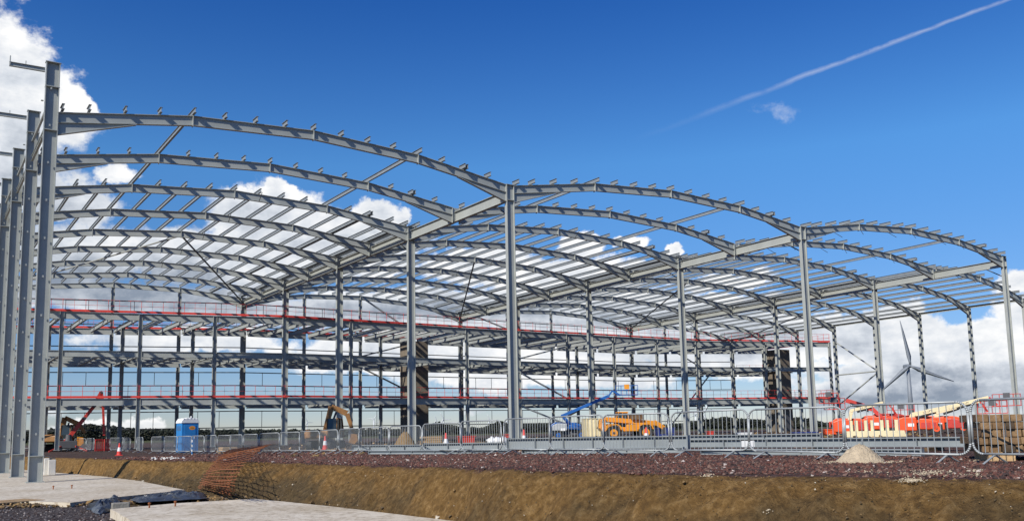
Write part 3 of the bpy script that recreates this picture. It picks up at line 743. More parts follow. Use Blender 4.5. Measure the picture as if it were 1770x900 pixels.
for px, py, sx, sy, n_ in ((1600, 818, 40, 2.6, 380), (1505, 817, 26, 1.6, 130), (1575, 831, 15, 2.0, 170), (1222, 822, 12, 1.6, 60), (1690, 796, 9, 1.6, 110), (1688, 814, 14, 1.5, 50), (1680, 822, 22, 1.5, 60), (1322, 884, 8, 2.5, 60), (1410, 790, 4, 1, 12)):
    for _ in range(n_): Q = hit(px + rng.normal(0, sx * .6), py + rng.normal(0, sy)); pts.append((Q.x, Q.y, Q.z + .012))
scatter('spilt_mortar', [mat('pale_mortar', (.42, .35, .24), .9, 0, .2, 8)], pts, rng.uniform(.006, .022, len(pts)), 'patches of pale mortar crumbs along the edge of the gravel at the right', 'spilt mortar')

# ------------------------------------------------------------------ timber stack at the right
def timber_stack():
    P = atd(1690, 790, 16.6); g = zground(P.x, P.y); rz = -.28
    root_loc = V((P.x, P.y, g))
    k = 0
    names = ['bottom', 'second', 'third', 'fourth', 'top']
    base = empty('timber_mat', root_loc, rz, 'short brown timber bearers under the timber stack at the right edge', 'timber')
    for x in (.35, 1.5, 2.4): mb = MB(); mb.box(x - .22, x + .22, -.3, .9, 0, .17); mb.build('bearer', TIMBERP, base, bevel=.01)
    TM = [TIMBER, mat('timber_dark', (.065, .042, .022), .85, 0, .4, 4, .5, 14), mat('timber_tan', (.21, .13, .062), .85, 0, .35, 4, .5, 14)]
    for lv in range(5):
        o = empty('timber_baulks', root_loc + V((0, 0, .172 + lv * .14)), rz + random.uniform(-.01, .01), '%s layer of heavy brown timber baulks in the stack at the right edge' % names[lv], 'timber baulks', 'layers of the timber stack')
        x = random.uniform(-.08, .04)
        while x < 3.0:
            w_ = random.uniform(.13, .23); y0 = -.34 + random.uniform(-.05, .05); h_ = .13 + random.uniform(-.006, .006) if lv < 4 else random.uniform(.10, .15)
            mb = MB(); mb.box(x, x + w_ - .012, y0, y0 + 1.5, 0, h_); mb.build('baulk', random.choices(TM, (.6, .12, .28))[0], o, bevel=.010); x += w_
    mb = MB()
    for x in (.42, 1.35):
        mb.box(x, x + .02, -.335, -.325, .17, .86); mb.box(x, x + .02, -.335, .9, .862, .868)
    o = mb.build('steel_strap', DKGREY); o.location = root_loc; o.rotation_euler = (0, 0, rz); tag(o, 'thin dark steel straps round the brown timber stack', 'strap')
timber_stack()

# ------------------------------------------------------------------ portable toilet
def toilet():
    P = atd(323, 782, 58.5); g = zground(P.x, P.y); o = empty('portable_toilet', V((P.x, P.y, g)), face_cam(P) + .32, 'blue portable toilet with a white ribbed roof and yellow oval badge', 'portable toilet')
    w, d = 1.12, 1.12
    mb = MB(); mb.box(-w / 2, w / 2, -d / 2, d / 2, .06, 1.98); mb.build('cabin', BLUEP, o, bevel=.03)
    mb = MB(); mb.box(-.60, .60, -.60, .60, 0, .06); mb.build('skid', DKGREY, o)
    mb = MB(); mb.box(-.40, .36, -.585, -.562, .16, 1.86); mb.build('door', BLUEP, o, bevel=.008)
    h_ = MB(); h_.box(.24, .30, -.605, -.587, .95, 1.1); h_.build('handle', WHITE, o)
    mb = MB(); pr = [(-.59, 1.98), (.59, 1.98), (.57, 2.12), (.45, 2.26), (.2, 2.31), (-.2, 2.31), (-.45, 2.26), (-.57, 2.12)]; mb.prof(pr, -.6, .6)
    for k in range(5): x = -.44 + .22 * k; mb.box(x - .03, x + .03, -.61, .61, 2.2 + .0, 2.345 - abs(x) * .12)
    mb.build('roof', WHITE, o, bevel=.012)
    mb = MB(); mb.add([(.12 + .2 * math.cos(a), -.592, 1.66 + .13 * math.sin(a)) for a in np.linspace(0, 2 * math.pi, 21)[:-1]] + [(.12 + .2 * math.cos(a), -.588, 1.66 + .13 * math.sin(a)) for a in np.linspace(0, 2 * math.pi, 21)[:-1]], [tuple(range(20))] + [(k, (k + 1) % 20, 20 + (k + 1) % 20, 20 + k) for k in range(20)])
    bd = mb.build('badge', YELLOW, o); mb = MB(); mb.box(.0, .24, -.597, -.5935, 1.645, 1.675); mb.build('badge_band', DKGREY, bd)
    for s in (-1, 1):
        mb = MB()
        for k in range(4): mb.box(s * .565 - .006, s * .565 + .006, -.4, .4, 1.5 + k * .08, 1.53 + k * .08)
        mb.build('vent', DKGREY, o)
    mb = MB(); mb.tube((.35, .35, 2.28), (.35, .35, 2.46), .05); mb.build('vent_pipe', WHITE, o)
toilet()

# ------------------------------------------------------------------ traffic cones
def cone(px, pb, h, label, d):
    P = atd(px, pb, d); g = zground(P.x, P.y); o = empty('traffic_cone', V((P.x, P.y, g)), .3, label, 'traffic cone', 'traffic cones on the site', s=h / .75)
    mb = MB(); mb.box(-.21, .21, -.21, .21, 0, .04); mb.build('base', ORANGE if 0 else RED, o)
    mb = MB(); mb.lathe([(.15, .04), (.118, .26)]); mb.lathe([(.082, .49), (.035, .75)]); mb.build('body', RED, o)
    mb = MB(); mb.lathe([(.1195, .262), (.0835, .488)]); mb.build('reflective_sleeve', WHITE, o)
cone(206, 788, .78, 'red and white traffic cone on the bank top left of the blue toilet', 54)
cone(771, 768, .80, 'red and white traffic cone right of the brown core, behind the barriers', 42)
cone(906, 768, .80, 'traffic cone just right of the big central column', 42)
cone(1118, 766, .80, 'traffic cone in front of the right wheel of the telehandler', 42)
cone(562, 770, .9, 'traffic cone beside the excavator tracks', 56)
mb = MB(); P = atd(332, 780, 52); g = zground(P.x, P.y)
o = empty('marker_post', V((P.x, P.y, g)), 0, 'blue and white banded marker post in front of the blue toilet', 'marker post')
for k in range(7): mb = MB(); mb.tube((0, 0, k * .14 - .1), (0, 0, k * .14 + .04), .035, n=8); mb.build('band', (BLUEP if k % 2 else WHITE), o)

# ------------------------------------------------------------------ machines
def wheelset(root, pos, r, w, rimm, name='wheel'):
    for (x, y) in pos:
        mb = MB(); mb.wheel((x, y, r), r, w); t = mb.build(name, BLACK, root)
        mb = MB(); s = 1 if y > 0 else -1
        mb.wheel((x, y + s * .012, r), r * .55, w + .0); mb.build('rim', rimm, t)
        mb = MB(); mb.wheel((x, y + s * .03, r), r * .18, w); mb.build('hub', DKGREY, t)
def telehandler(px, pb, d, rz, label, s=1):
    P = atd(px, pb, d); g = zground(P.x, P.y); o = empty('telehandler', V((P.x, P.y, g)), rz, label, 'telehandler', s=s)
    wheelset(o, [(-1.35, -1.0), (-1.35, 1.0), (1.5, -1.0), (1.5, 1.0)], .62, .4, YELLOW)
    mb = MB(); mb.prof([(-2.2, .78), (2.0, .7), (2.1, 1.0), (1.9, 1.12), (-.3, 1.12), (-2.2, 1.35), (-2.5, 1.1)], -.62, .62); mb.build('chassis', YELLOW, o, bevel=.03)
    mb = MB(); mb.prof([(-.2, .75), (1.0, .75), (.95, 1.35), (-.1, 1.35)], -1.1, -.64); mb.build('engine_cover', YELLOW, o, bevel=.04)
    for x in (-1.35, 1.5):
        for y in (-1.02, 1.02): mb = MB(); mb.prof([(x - .72, .9), (x - .6, 1.25), (x - .3, 1.4), (x + .3, 1.4), (x + .6, 1.25), (x + .72, .9), (x + .62, .9), (x + .5, 1.18), (x + .25, 1.32), (x - .25, 1.32), (x - .5, 1.18), (x - .62, .9)], y - .22, y + .22); mb.build('mudguard', YELLOW, o)
    mb = MB(); mb.prof([(-.85, 1.3), (.35, 1.3), (.25, 2.35), (-.55, 2.4), (-.8, 1.9)], .1, .95); cb = mb.build('cab', GLASS, o, bevel=.02)
    mb = MB()
    for y in (.09, .96):
        for a, b in (((-.85, 1.3), (-.8, 1.9)), ((-.8, 1.9), (-.55, 2.4)), ((-.55, 2.42), (.25, 2.37)), ((.25, 2.35), (.35, 1.3)), ((-.25, 1.3), (-.2, 2.38))): mb.bar((a[0], y, a[1]), (b[0], y, b[1]), .05, .05)
    mb.build('cab_frame', YELLOW, cb); mb = MB(); mb.box(-.62, .32, .06, .99, 2.41, 2.47); mb.build('cab_roof', YELLOW, cb)
    mb = MB(); mb.box(.45, 1.5, -.55, .5, 1.75, 2.3); mb.build('load_box', TIMBER, o, bevel=.02)
    mb = MB(); mb.obox((.4, -.1, 1.62), (2.3, 0, -.22), (0, .16, 0), (.02, 0, .2)); mb.build('boom', YELLOW, o, bevel=.02)
    mb = MB(); mb.obox((3.0, -.1, 1.25), (.45, 0, -.28), (0, .12, 0), (.1, 0, .15)); hd = mb.build('boom_head', YELLOW, o)
    mb = MB(); mb.box(3.3, 3.42, -.7, .7, .45, 1.05)
    for y in (-.35, .35): mb.box(3.42, 4.5, y - .06, y + .06, .45, .5)
    mb.build('forks', DKGREY, o); mb = MB(); mb.prof([(-2.45, 1.0), (-1.9, 1.0), (-1.9, 1.9), (-2.3, 1.8)], -.5, .5); mb.build('counterweight', YELLOW, o, bevel=.03)
    for y in (-.5, .5): mb = MB(); mb.box(2.02, 2.08, y - .1, y + .1, 1.02, 1.18); mb.build('headlight', WHITE, o)
telehandler(1082, 757, 60, .12, 'yellow-orange telehandler parked beside the cream container behind the barriers', .78)
def basket(root, c, w, dpt, h, m, off=(0, 0, 0)):
    x, y, z = c; mb = MB()
    mb.box(x - w / 2, x + w / 2, y - dpt / 2, y + dpt / 2, z, z + .06)
    for zz in (z + .55, z + h):
        for a, b in (((-1, -1), (1, -1)), ((1, -1), (1, 1)), ((1, 1), (-1, 1)), ((-1, 1), (-1, -1))): mb.tube((x + a[0] * w / 2, y + a[1] * dpt / 2, zz), (x + b[0] * w / 2, y + b[1] * dpt / 2, zz), .02, n=6)
    for t in np.linspace(-1, 1, 5):
        for s in (-1, 1): mb.tube((x + t * w / 2, y + s * dpt / 2, z), (x + t * w / 2, y + s * dpt / 2, z + h), .018, n=6)
    b = mb.build('basket', m, root); mb = MB(); mb.box(x - .25, x + .25, y - dpt / 2 - .03, y - dpt / 2 + .16, z + .62, z + 1.1); mb.build('control_box', YELLOW if m is BLUE else DKGREY, b); return b
def text_on(parent, txt, a, b, h, y, m):
    c = bpy.data.curves.new('lettering', 'FONT'); c.body = txt; c.size = h * 1.35; c.align_x = 'CENTER'; c.align_y = 'CENTER'; c.extrude = .004
    ob = bpy.data.objects.new('lettering_tmp', c); col.objects.link(ob); bpy.context.view_layer.update()
    me = bpy.data.meshes.new_from_object(ob.evaluated_get(bpy.context.evaluated_depsgraph_get())); bpy.data.objects.remove(ob)
    d = b - a; ang = math.atan2(d.z, d.x); p = (a + b) / 2
    M = Matrix.Translation((p.x, y, p.z)) @ Matrix.Rotation(-ang, 4, 'Y') @ Matrix.Rotation(math.pi / 2, 4, 'X'); me.transform(M); me.materials.clear(); me.materials.append(m)
    o = bpy.data.objects.new('lettering', me); col.objects.link(o); o.parent = parent; return o
def boomlift(loc, rz, body, boomm, pts, basket_c, label, s=1, bw=.26, base=None, tank=None, cw=None, bask=None, group=None, jib=None):
    o = empty('boom_lift', loc, rz, label, 'boom lift', group, s=s)
    wheelset(o, [(-1.15, -.9), (-1.15, .9), (1.15, -.9), (1.15, .9)], .45, .32, body)
    mb = MB(); mb.box(-1.6, 1.6, -.65, .65, .4, .8); mb.build('chassis', DKGREY, o, bevel=.03)
    mb = MB(); mb.lathe([(.5, .8), (.5, .92)]); mb.build('turntable', DKGREY, o)
    zl = .32 if body is ORANGE else .92; sh = -.25 if body is ORANGE else 0
    mb = MB(); mb.prof([(-1.9, .92), (1.2, .92), (1.2, 1.5 + sh), (.5, 1.72 + sh), (-1.5, 1.78 + sh), (-1.95, 1.5 + sh)], .28, .95); mb.build('engine_hood', body, o, bevel=.05)
    mb = MB(); mb.prof([(-1.75, zl), (-.25, zl), (-.25, 1.62 + sh), (-1.2, 1.66 + sh), (-1.75, 1.45 + sh)], -1.16, -.28); mb.build('tank_hood', tank or body, o, bevel=.06)
    mb = MB(); mb.prof([(-.05, zl + .1), (1.25, zl + .1), (1.3, 1.3 + sh), (.3, 1.52 + sh), (-.05, 1.5 + sh)], -1.12, -.28); mb.build('side_hood', (REDM if body is ORANGE and bw < .36 else body), o, bevel=.06)
    mb = MB(); mb.box(-2.1, -1.96, -.8, .8, .95 + sh, 1.5 + sh); mb.build('counterweight', cw or REDM, o, bevel=.03)
    for k in range(3):
        mb = MB(); mb.box(.05 + k * .4, .35 + k * .4, -1.135, -1.122, zl + .2, 1.2 + sh); mb.build('access_panel', DKGREY if body is not ORANGE else REDM, o)
    mb = MB(); mb.box(-.9, -.45, -1.175, -1.162, .9 + sh, 1.15 + sh); mb.build('decal_plate', WHITE, o)
    for k, (a, b) in enumerate(zip(pts, pts[1:])):
        mb = MB(); a, b = V((a[0], 0, a[1])), V((b[0], 0, b[1])); w_ = bw * (1 - .12 * k)
        mb.bar(a, b, w_ * .8, w_, (0, 0, 1)); sc = mb.build('boom_section', boomm, o, bevel=.012)
        mb = MB(); d_ = (b - a).normalized(); u_ = V((-d_.z, 0, d_.x)); mb.tube(a - V((0, w_ * .55, 0)), a + V((0, w_ * .55, 0)), w_ * .55, n=12); mb.build('pivot', boomm, sc)
        if boomm is CREAM and (b - a).length > 2 and (k == len(pts) - 2 or k == 1): text_on(sc, 'JLG LIFT', lerp(a, b, .22), lerp(a, b, .55), w_ * .42, -w_ * .4 - .016, DKGREY)
        if (b - a).length > 2: mb = MB(); mb.tube(a + d_ * .4 - u_ * w_ * .9 * (1 if d_.x > 0 else -1) , a + d_ * 1.7 - u_ * w_ * .55 * (1 if d_.x > 0 else -1), .09); mb.build('hydraulic_ram', BLACK, sc)
    if jib:
        for a, b in jib: mb = MB(); mb.bar(V((a[0], 0, a[1])), V((b[0], 0, b[1])), .14, .16); mb.build('jib', REDM if body is ORANGE else body, o, bevel=.01)
    x, z = basket_c; basket(o, (x, 0, z), 1.75 / s, .8, 1.0, bask or (REDM if body is ORANGE else body)); return o
# blue lift: pixel targets turned into local metres
def lift_px(px, pb, d, body, boomm, ppts, pbas, label, **k):
    P = atd(px, pb, d); g = zground(P.x, P.y); s = k.pop('s', 1.0); loc = V((P.x, P.y, g)); rz = face_cam(P)
    def loc2(x, y):
        Q = atd(x, y, d); e = V((math.cos(rz), math.sin(rz), 0)); return ((Q - loc).dot(e) / s, (Q.z - g) / s)
    jb = k.pop('jib', None)
    if jb: jb = [(loc2(*a), loc2(*b)) for a, b in jb]
    return boomlift(loc, rz, body, boomm, [loc2(*p) for p in ppts], loc2(*pbas), label, s=s, jib=jb, **k)
lift_px(985, 757, 70, BLUE, BLUE, [(992, 741), (972, 718), (1052, 684)], (1083, 683), 'blue boom lift with its basket raised beside the first-floor guard rail', bw=.34, tank=mat('pale_grey_hood', (.4, .42, .42), .5), cw=DKGREY, s=.78, jib=[((1052, 684), (1058, 675)), ((1058, 675), (1072, 683))])
lift_px(1478, 750, 62, ORANGE, CREAM, [(1468, 727), (1472, 709), (1526, 696)], (1556, 719), 'orange boom lift with a cream boom at the left of the orange group', bw=.30, s=.8, jib=[((1535, 697), (1548, 716))], group='orange boom lifts parked at the right')
lift_px(1592, 750, 60, ORANGE, CREAM, [(1574, 726), (1578, 716), (1642, 703), (1705, 688)], (1712, 715), 'orange boom lift with a cream boom in the middle of the orange group', bw=.38, s=.85, jib=[((1690, 692), (1704, 712))], group='orange boom lifts parked at the right')
lift_px(1640, 749, 64, ORANGE, CREAM, [(1617, 727), (1620, 712), (1700, 691)], (1738, 702), 'orange boom lift with its basket near the timber stack, rightmost of the orange group', bw=.34, s=.85, jib=[((1708, 687), (1722, 700))], group='orange boom lifts parked at the right')
lift_px(1530, 748, 76, ORANGE, REDM, [(1526, 722), (1505, 703), (1462, 690)], (1441, 707), 'orange boom lift behind the others with its red boom folded to the left', bw=.30, group='orange boom lifts parked at the right')
lift_px(1545, 747, 82, REDM, REDM, [(1530, 730), (1510, 709), (1460, 692)], (1430, 696), 'far red boom lift whose basket hangs beside the right end of the floor frame', bw=.26, group='orange boom lifts parked at the right')
def excavator(px, pb, d, flip, label, pts, bucket, m=DIRTYY, s=1.0, cabm=None, byaw=1.15, bs=.85):
    P = atd(px, pb, d); g = zground(P.x, P.y); loc = V((P.x, P.y, g)); rz = face_cam(P)
    e = V((math.cos(rz), math.sin(rz), 0))
    o = empty('excavator', loc, rz, label, 'excavator', s=s)
    def l2(x, y): Q = atd(x, y, d); return V(((Q - loc).dot(e) / s, 0, (Q.z - g) / s))
    for y in (-.85, .85):
        mb = MB(); mb.prof([(-1.5, .1), (-1.3, 0), (1.3, 0), (1.5, .1), (1.6, .35), (1.45, .6), (1.2, .7), (-1.2, .7), (-1.45, .6), (-1.6, .35)], y - .25, y + .25); mb.turn(byaw, bs).build('track', BLACK, o, bevel=.02)
    mb = MB(); mb.lathe([(.55, .6), (.55, .85)]); mb.turn(byaw, bs).build('turntable', DKGREY, o)
    mb = MB(); mb.prof([(-1.7, .85), (1.2, .85), (1.2, 1.3), (.1, 1.55), (-1.5, 1.6), (-1.8, 1.3)], -.1, 1.1); mb.turn(byaw, bs).build('engine_house', m, o, bevel=.05)
    mb = MB(); mb.box(-1.85, -1.45, -1.0, 1.0, .9, 1.5); mb.turn(byaw, bs).build('counterweight', m, o, bevel=.08)
    mb = MB(); mb.prof([(-.2, .9), (1.1, .9), (1.15, 1.5), (.9, 2.45), (-.1, 2.5), (-.2, 1.6)], -1.05, -.2); c = mb.turn(byaw, bs).build('cab', GLASS, o, bevel=.03)
    mb = MB()
    for y in (-1.07, -.18):
        for a, b in (((-.2, .9), (-.2, 2.5)), ((-.1, 2.5), (.92, 2.46)), ((.92, 2.45), (1.16, 1.5)), ((1.16, 1.5), (1.1, .9)), ((-.2, 1.4), (1.1, 1.4)), ((.4, .9), (.4, 2.48))): mb.bar((a[0], y, a[1]), (b[0], y, b[1]), .07, .07)
    mb.turn(byaw, bs).build('cab_frame', cabm or m, c)
    q = [l2(*p) for p in pts]
    def arm(a, b, w0, w1, nm):
        w0 *= .72; w1 *= .8
        d_ = (b - a).normalized(); u_ = V((-d_.z, 0, d_.x)); mb = MB(); y = .16
        vs = []
        for yy in (-y, y): vs += [a + u_ * w0 + V((0, yy, 0)), b + u_ * w1 + V((0, yy, 0)), b - u_ * w1 + V((0, yy, 0)), a - u_ * w0 + V((0, yy, 0))]
        mb.add(vs, [(0, 1, 2, 3), (7, 6, 5, 4), (0, 4, 5, 1), (1, 5, 6, 2), (2, 6, 7, 3), (3, 7, 4, 0)]); return mb.build(nm, m, o, bevel=.015)
    for k in range(len(q) - 1):
        w0 = .22 if k else .2; w1 = .26 if k < len(q) - 2 else .14
        arm(q[k], q[k + 1], w0, w1, 'boom' if k < len(q) - 2 else 'dipper')
    mb = MB(); mb.tube(lerp(q[0], q[1], .3) + V((.3, 0, -.1)), lerp(q[1], q[2], .3) + V((0, 0, -.25)), .07); mb.build('hydraulic_ram', DKGREY, o)
    B = l2(*bucket); sg = -1 if flip else 1
    mb = MB(); mb.prof([(B.x - .1, B.z + .25), (B.x + .35 * sg, B.z + .2), (B.x + .4 * sg, B.z - .25), (B.x + .15 * sg, B.z - .5), (B.x - .3 * sg, B.z - .42), (B.x - .15 * sg, B.z - .1)], -.45, .45); mb.build('bucket', YELLOW if m is DIRTYY and s > 1.1 else m, o, bevel=.02)
excavator(563, 769, 62, False, 'dusty orange excavator with its arm bent over, left of the brown core', [(560, 750), (573, 702), (600, 714), (611, 748)], (609, 755))
excavator(102, 772, 82, False, 'dusty yellow excavator at the left, its bucket hanging low behind far barriers', [(104, 762), (112, 721), (137, 733), (148, 748)], (136, 760), s=1.15)
# red placing boom
def red_boom():
    d = 78; P = atd(118, 774, d); g = zground(P.x, P.y); o = empty('placing_boom', V((P.x, P.y, g)), face_cam(P), 'red articulated concrete placing boom bent like an upside-down V at the left', 'concrete boom'); L0 = o.location
    rz = face_cam(P); e = V((math.cos(rz), math.sin(rz), 0))
    def l2(x, y): Q = atd(x, y, d); return V(((Q - L0).dot(e), 0, Q.z - g))
    q = [l2(112, 764), l2(146, 722), l2(163, 701), l2(176, 676), l2(179, 700), l2(181, 752)]
    for k, w_ in enumerate((.34, .3, .34, .26, .2)):
        mb = MB(); mb.bar(q[k], q[k + 1], .2, w_); s_ = mb.build('boom_section', REDM, o, bevel=.01); mb = MB(); mb.tube(q[k] - V((0, .14, 0)), q[k] + V((0, .14, 0)), w_ * .45, n=10); mb.build('pivot', DKGREY, s_)
    mb = MB(); mb.box(-.7, .7, -.5, .5, .3, .95)
    mb.build('chassis', DKGREY, o, bevel=.03)
    for x in (-1, 1):
        for y in (-1, 1): mb = MB(); mb.bar((x * .5, y * .4, .5), (x * 1.5, y * 1.3, .04), .1, .12); mb.build('outrigger', REDM, o)
    mb = MB(); mb.lathe([(.3, .95), (.22, 1.5)], (0, 0, 0)); mb.build('turret', DKGREY, o)
red_boom()
# cream site container
P = atd(1026, 757, 62); g = zground(P.x, P.y); o = empty('storage_container', V((P.x, P.y, g)), face_cam(P) + .15, 'small cream corrugated steel container between the blue lift and the telehandler', 'container')
mb = MB(); pr = []
for k in range(9):
    x = -.6 + k * .15; pr += [(x, -.6 - (0 if k % 2 else .04)), (x + .09, -.6 - (0 if k % 2 else .04))]
mb.prism([(p[0], p[1]) for p in pr] + [(.7, 1.6), (-.6, 1.6)], .08, 1.48); mb.build('body', CREAM, o)
mb = MB(); mb.box(-.62, .72, -.66, -.6 + 2.22, 1.482, 1.53); mb.box(-.62, .72, -.66, 1.62, 0, .078); mb.build('frame_rail', CREAM, o)
# cream upright posts lying in a rack before the orange lifts
P0 = atd(1458, 750, 52); P1 = atd(1566, 750, 51); g = zground(P0.x, P0.y)
rk = empty('panel_rack', V((P0.x, P0.y, g)), math.atan2(P1.y - P0.y, P1.x - P0.x), 'long cream rack with a row of upright cream posts before the orange lifts', 'rack')
Lr = (P1 - P0).length; mb = MB(); mb.prof([(0, .0), (Lr, .0), (Lr - .1, .36), (.1, .36)], -.3, .3); mb.build('base_tray', CREAM, rk, bevel=.01)
for t in (.12, .22, .40, .52, .70, .80, .97): mb = MB(); x = t * (Lr - .5) + .1; mb.box(x - .09, x + .09, -.1, .1, .362, .98); mb.build('post', CREAM, rk, bevel=.01)
# sundry
def crate(px, pb, d, w_, dp, h, m, name, label, cat, lid=None):
    P = atd(px, pb, d); g = zground(P.x, P.y); o = empty(name, V((P.x, P.y, g)), face_cam(P) + .2, label, cat)
    mb = MB(); mb.prof([(-w_ / 2 + .06, .06), (w_ / 2 - .06, .06), (w_ / 2, h), (-w_ / 2, h)], -dp / 2, dp / 2); mb.build('body', m, o, bevel=.02)
    mb = MB(); mb.box(-w_ / 2 - .03, w_ / 2 + .03, -dp / 2 - .03, dp / 2 + .03, h + .002, h + .07); mb.build('rim', lid or m, o)
    mb = MB()
    for x in (-w_ * .3, w_ * .3): mb.box(x - .06, x + .06, -dp / 2, dp / 2, 0, .058)
    mb.build('skid', DKGREY, o)
crate(806, 766, 60, .95, 1.5, .5, REDM, 'waste_skip', 'low red skip left of the big central column', 'skip')
crate(878, 765, 60, .4, 1.2, .5, REDM, 'waste_skip', 'small red skip just left of the big central column foot', 'skip')
crate(1150, 757, 66, 1.3, 1.2, .72, NAVY, 'tool_chest', 'dark blue site chest right of the telehandler', 'chest')
crate(1227, 750, 78, .5, 1.2, .35, REDM, 'waste_skip', 'tiny far red skip right of the middle columns', 'skip')
crate(1390, 748, 60, 1.6, 1.0, .25, DKGREY, 'steel_tray', 'flat dark tray at the foot of the right-hand front column', 'tray', NAVY)
crate(1435, 748, 66, 1.0, 1.4, .38, ORANGE, 'waste_skip', 'low orange skip at the left of the orange lifts', 'skip')
crate(1285, 750, 74, 1.2, 1.0, .2, WHITE, 'white_tray', 'flat white tray under the right part of the frame', 'tray')
def logs(px, pb, d, label, n=4):
    P = atd(px, pb, d); g = zground(P.x, P.y); o = empty('timber_pile', V((P.x, P.y, g)), face_cam(P) + .3, label, 'timber pile')
    for k in range(n): mb = MB(); mb.box(-.5 + random.uniform(-.1, .1), .55, -.4, .4, k * .13, k * .13 + .11); mb.build('plank_layer', TIMBERP, o, bevel=.01)
logs(392, 773, 56, 'pile of pale timber planks behind the barriers right of the blue toilet', 3)
logs(745, 768, 52, 'pile of timber planks right of the brown core foot', 5)
logs(817, 767, 46, 'short timber offcuts left of the white sacks', 2)
heap(700, 772, 54, .8, 1.0, 'heap of grey-brown rubble at the foot of the brown core', MATS['clay_clod'], 'rubble_heap', 'rubble heap')
for k, (px, lb) in enumerate(((850, 'left white bulk sack behind the barriers'), (860, 'middle white bulk sack behind the barriers'), (869, 'right white bulk sack behind the barriers near the big central column'))):
    P = atd(px, 766, 44); g = zground(P.x, P.y); mb = MB()
    mb.lathe([(.05, .0), (.22, .02), (.26, .14), (.24, .26), (.14, .32), (.05, .36)], (0, 0, 0), 10)
    for v in mb.v: v.x *= random.uniform(.85, 1.2); v.z *= random.uniform(.85, 1.15)
    o = mb.build('bulk_sack', WHITE, smooth=True); o.location = V((P.x, P.y, g + .12)); tag(o, lb, 'sack', 'white bulk sacks')
for px, py, n_ in ((278, 784, 60), (290, 787, 30), (250, 785, 25)):
    pass
pts = [];
for _ in range(140): Q = atd(rng.uniform(262, 320), 786, rng.uniform(41, 45)); pts.append((Q.x, Q.y, zground(Q.x, Q.y)))
scatter('broken_concrete', [CONC2], pts, rng.uniform(.03, .12, 140), 'white broken concrete scattered on the bank top near the blue toilet', 'broken concrete')
pts = []
for _ in range(1500):
    px = rng.uniform(480, 1650); Q = atd(px, 770, rng.uniform(35, 110)); pts.append((Q.x, Q.y, zground(Q.x, Q.y)))
scatter('site_debris', [MATS['clay_clod_dark'], MATS['clay_clod'], MATS['gravel_dark'], TIMBERP], pts, rng.uniform(.05, .22, 1500), 'scattered earth lumps and site debris under the steel frame', 'debris', [.4, .3, .24, .06])

# ------------------------------------------------------------------ wind turbines
def turbine(px, hub_y, base_y, d, r, ang, m, label, facing=0.0, proto_=None, tw=1.0):
    P = atd(px, base_y, d); H = atd(px, hub_y, d).z; z0 = -1.0
    o = empty('wind_turbine', V((P.x, P.y, z0)), face_cam(P) + facing, label, 'wind turbine', 'wind turbines on the horizon'); h = H - z0
    k = r / 40
    mb = MB(); mb.tube((0, 0, 0), (0, 0, h - 1.5 * k), 2.1 * k * tw, 1.25 * k * tw, n=14); mb.build('tower', m, o, smooth=True)
    mb = MB(); mb.prof([(-1.6 * k, h - 1.6 * k), (1.6 * k, h - 1.6 * k), (1.8 * k, h + .3 * k), (1.3 * k, h + 1.6 * k), (-1.3 * k, h + 1.6 * k), (-1.8 * k, h + .3 * k)], -3 * k, 6 * k); mb.build('nacelle', m, o, bevel=.2 * k)
    mb = MB(); c = V((0, -4.4 * k, h)); mb.tube(c + V((0, 1.4 * k, 0)), c - V((0, .6 * k, 0)), 1.5 * k, .9 * k, n=12); mb.build('hub', m, o)
    for a in range(3):
        an = math.radians(ang + 120 * a); dr = V((math.sin(an), 0, math.cos(an))); sd = V((math.cos(an), 0, -math.sin(an)))
        mb = MB(); st_ = [(0.02, .9, .9), (.1, 1.2, .8), (.2, 1.9, .45), (.45, 1.4, .3), (.75, .9, .18), (1, .25, .06)]
        vs = []
        for t, w_, th in st_:
            p = c + dr * r * t + sd * (w_ * .25 * k); vs += [p + sd * w_ * k * tw, p - V((0, th * k, 0)), p - sd * w_ * k * .8 * tw, p + V((0, th * k, 0))]
        fs = []
        for q in range(len(st_) - 1):
            for z in range(4): fs.append((q * 4 + z, q * 4 + (z + 1) % 4, q * 4 + 4 + (z + 1) % 4, q * 4 + 4 + z))
        fs += [(3, 2, 1, 0), tuple(len(vs) - 4 + z for z in range(4))]
        mb.add(vs, fs); mb.build('blade', m, o, smooth=True)
turbine(1576, 632, 724, 520, 27.5, -9.0, TURBG, 'large grey wind turbine standing behind the right wall of the frame', .45, tw=1.15)
for px, hy, by, r_, an, fc, lb in ((579, 728, 745, 3.6, 60, .2, 'small white turbine behind the excavator arm'), (531, 729, 745, 3.3, 95, .3, 'small white turbine left of the excavator, mostly one blade showing'), (646, 724, 743, 4.2, 35, -.2, 'small white turbine left of the brown core, the nearer of two'), (656, 729, 743, 3.6, 20, .3, 'small white turbine left of the brown core, partly behind another'),
        (754, 727, 742, 3.6, -15, .2, 'small white turbine just right of the brown core, leftmost of a pair'), (767, 724, 742, 4.4, -28, 0, 'small white turbine just right of the brown core, rightmost of a pair'), (847, 728, 741, 4.6, -20, 0, 'small white turbine alone above the far trees left of the big central column'), (878, 727, 741, 4.6, 5, .2, 'small white turbine hard against the left side of the big central column'),
        (1216, 714, 738, 7.5, 152, .1, 'white turbine low behind the barriers between the middle columns'), (1203, 716, 738, 4.5, 10, .6, 'thin white turbine behind the middle columns, left of a larger one')):
    turbine(px, hy, by, 950 if px < 1000 else 800, r_ * 950 / 520 * 1.0, an, TURB, lb, fc, tw=1.8)

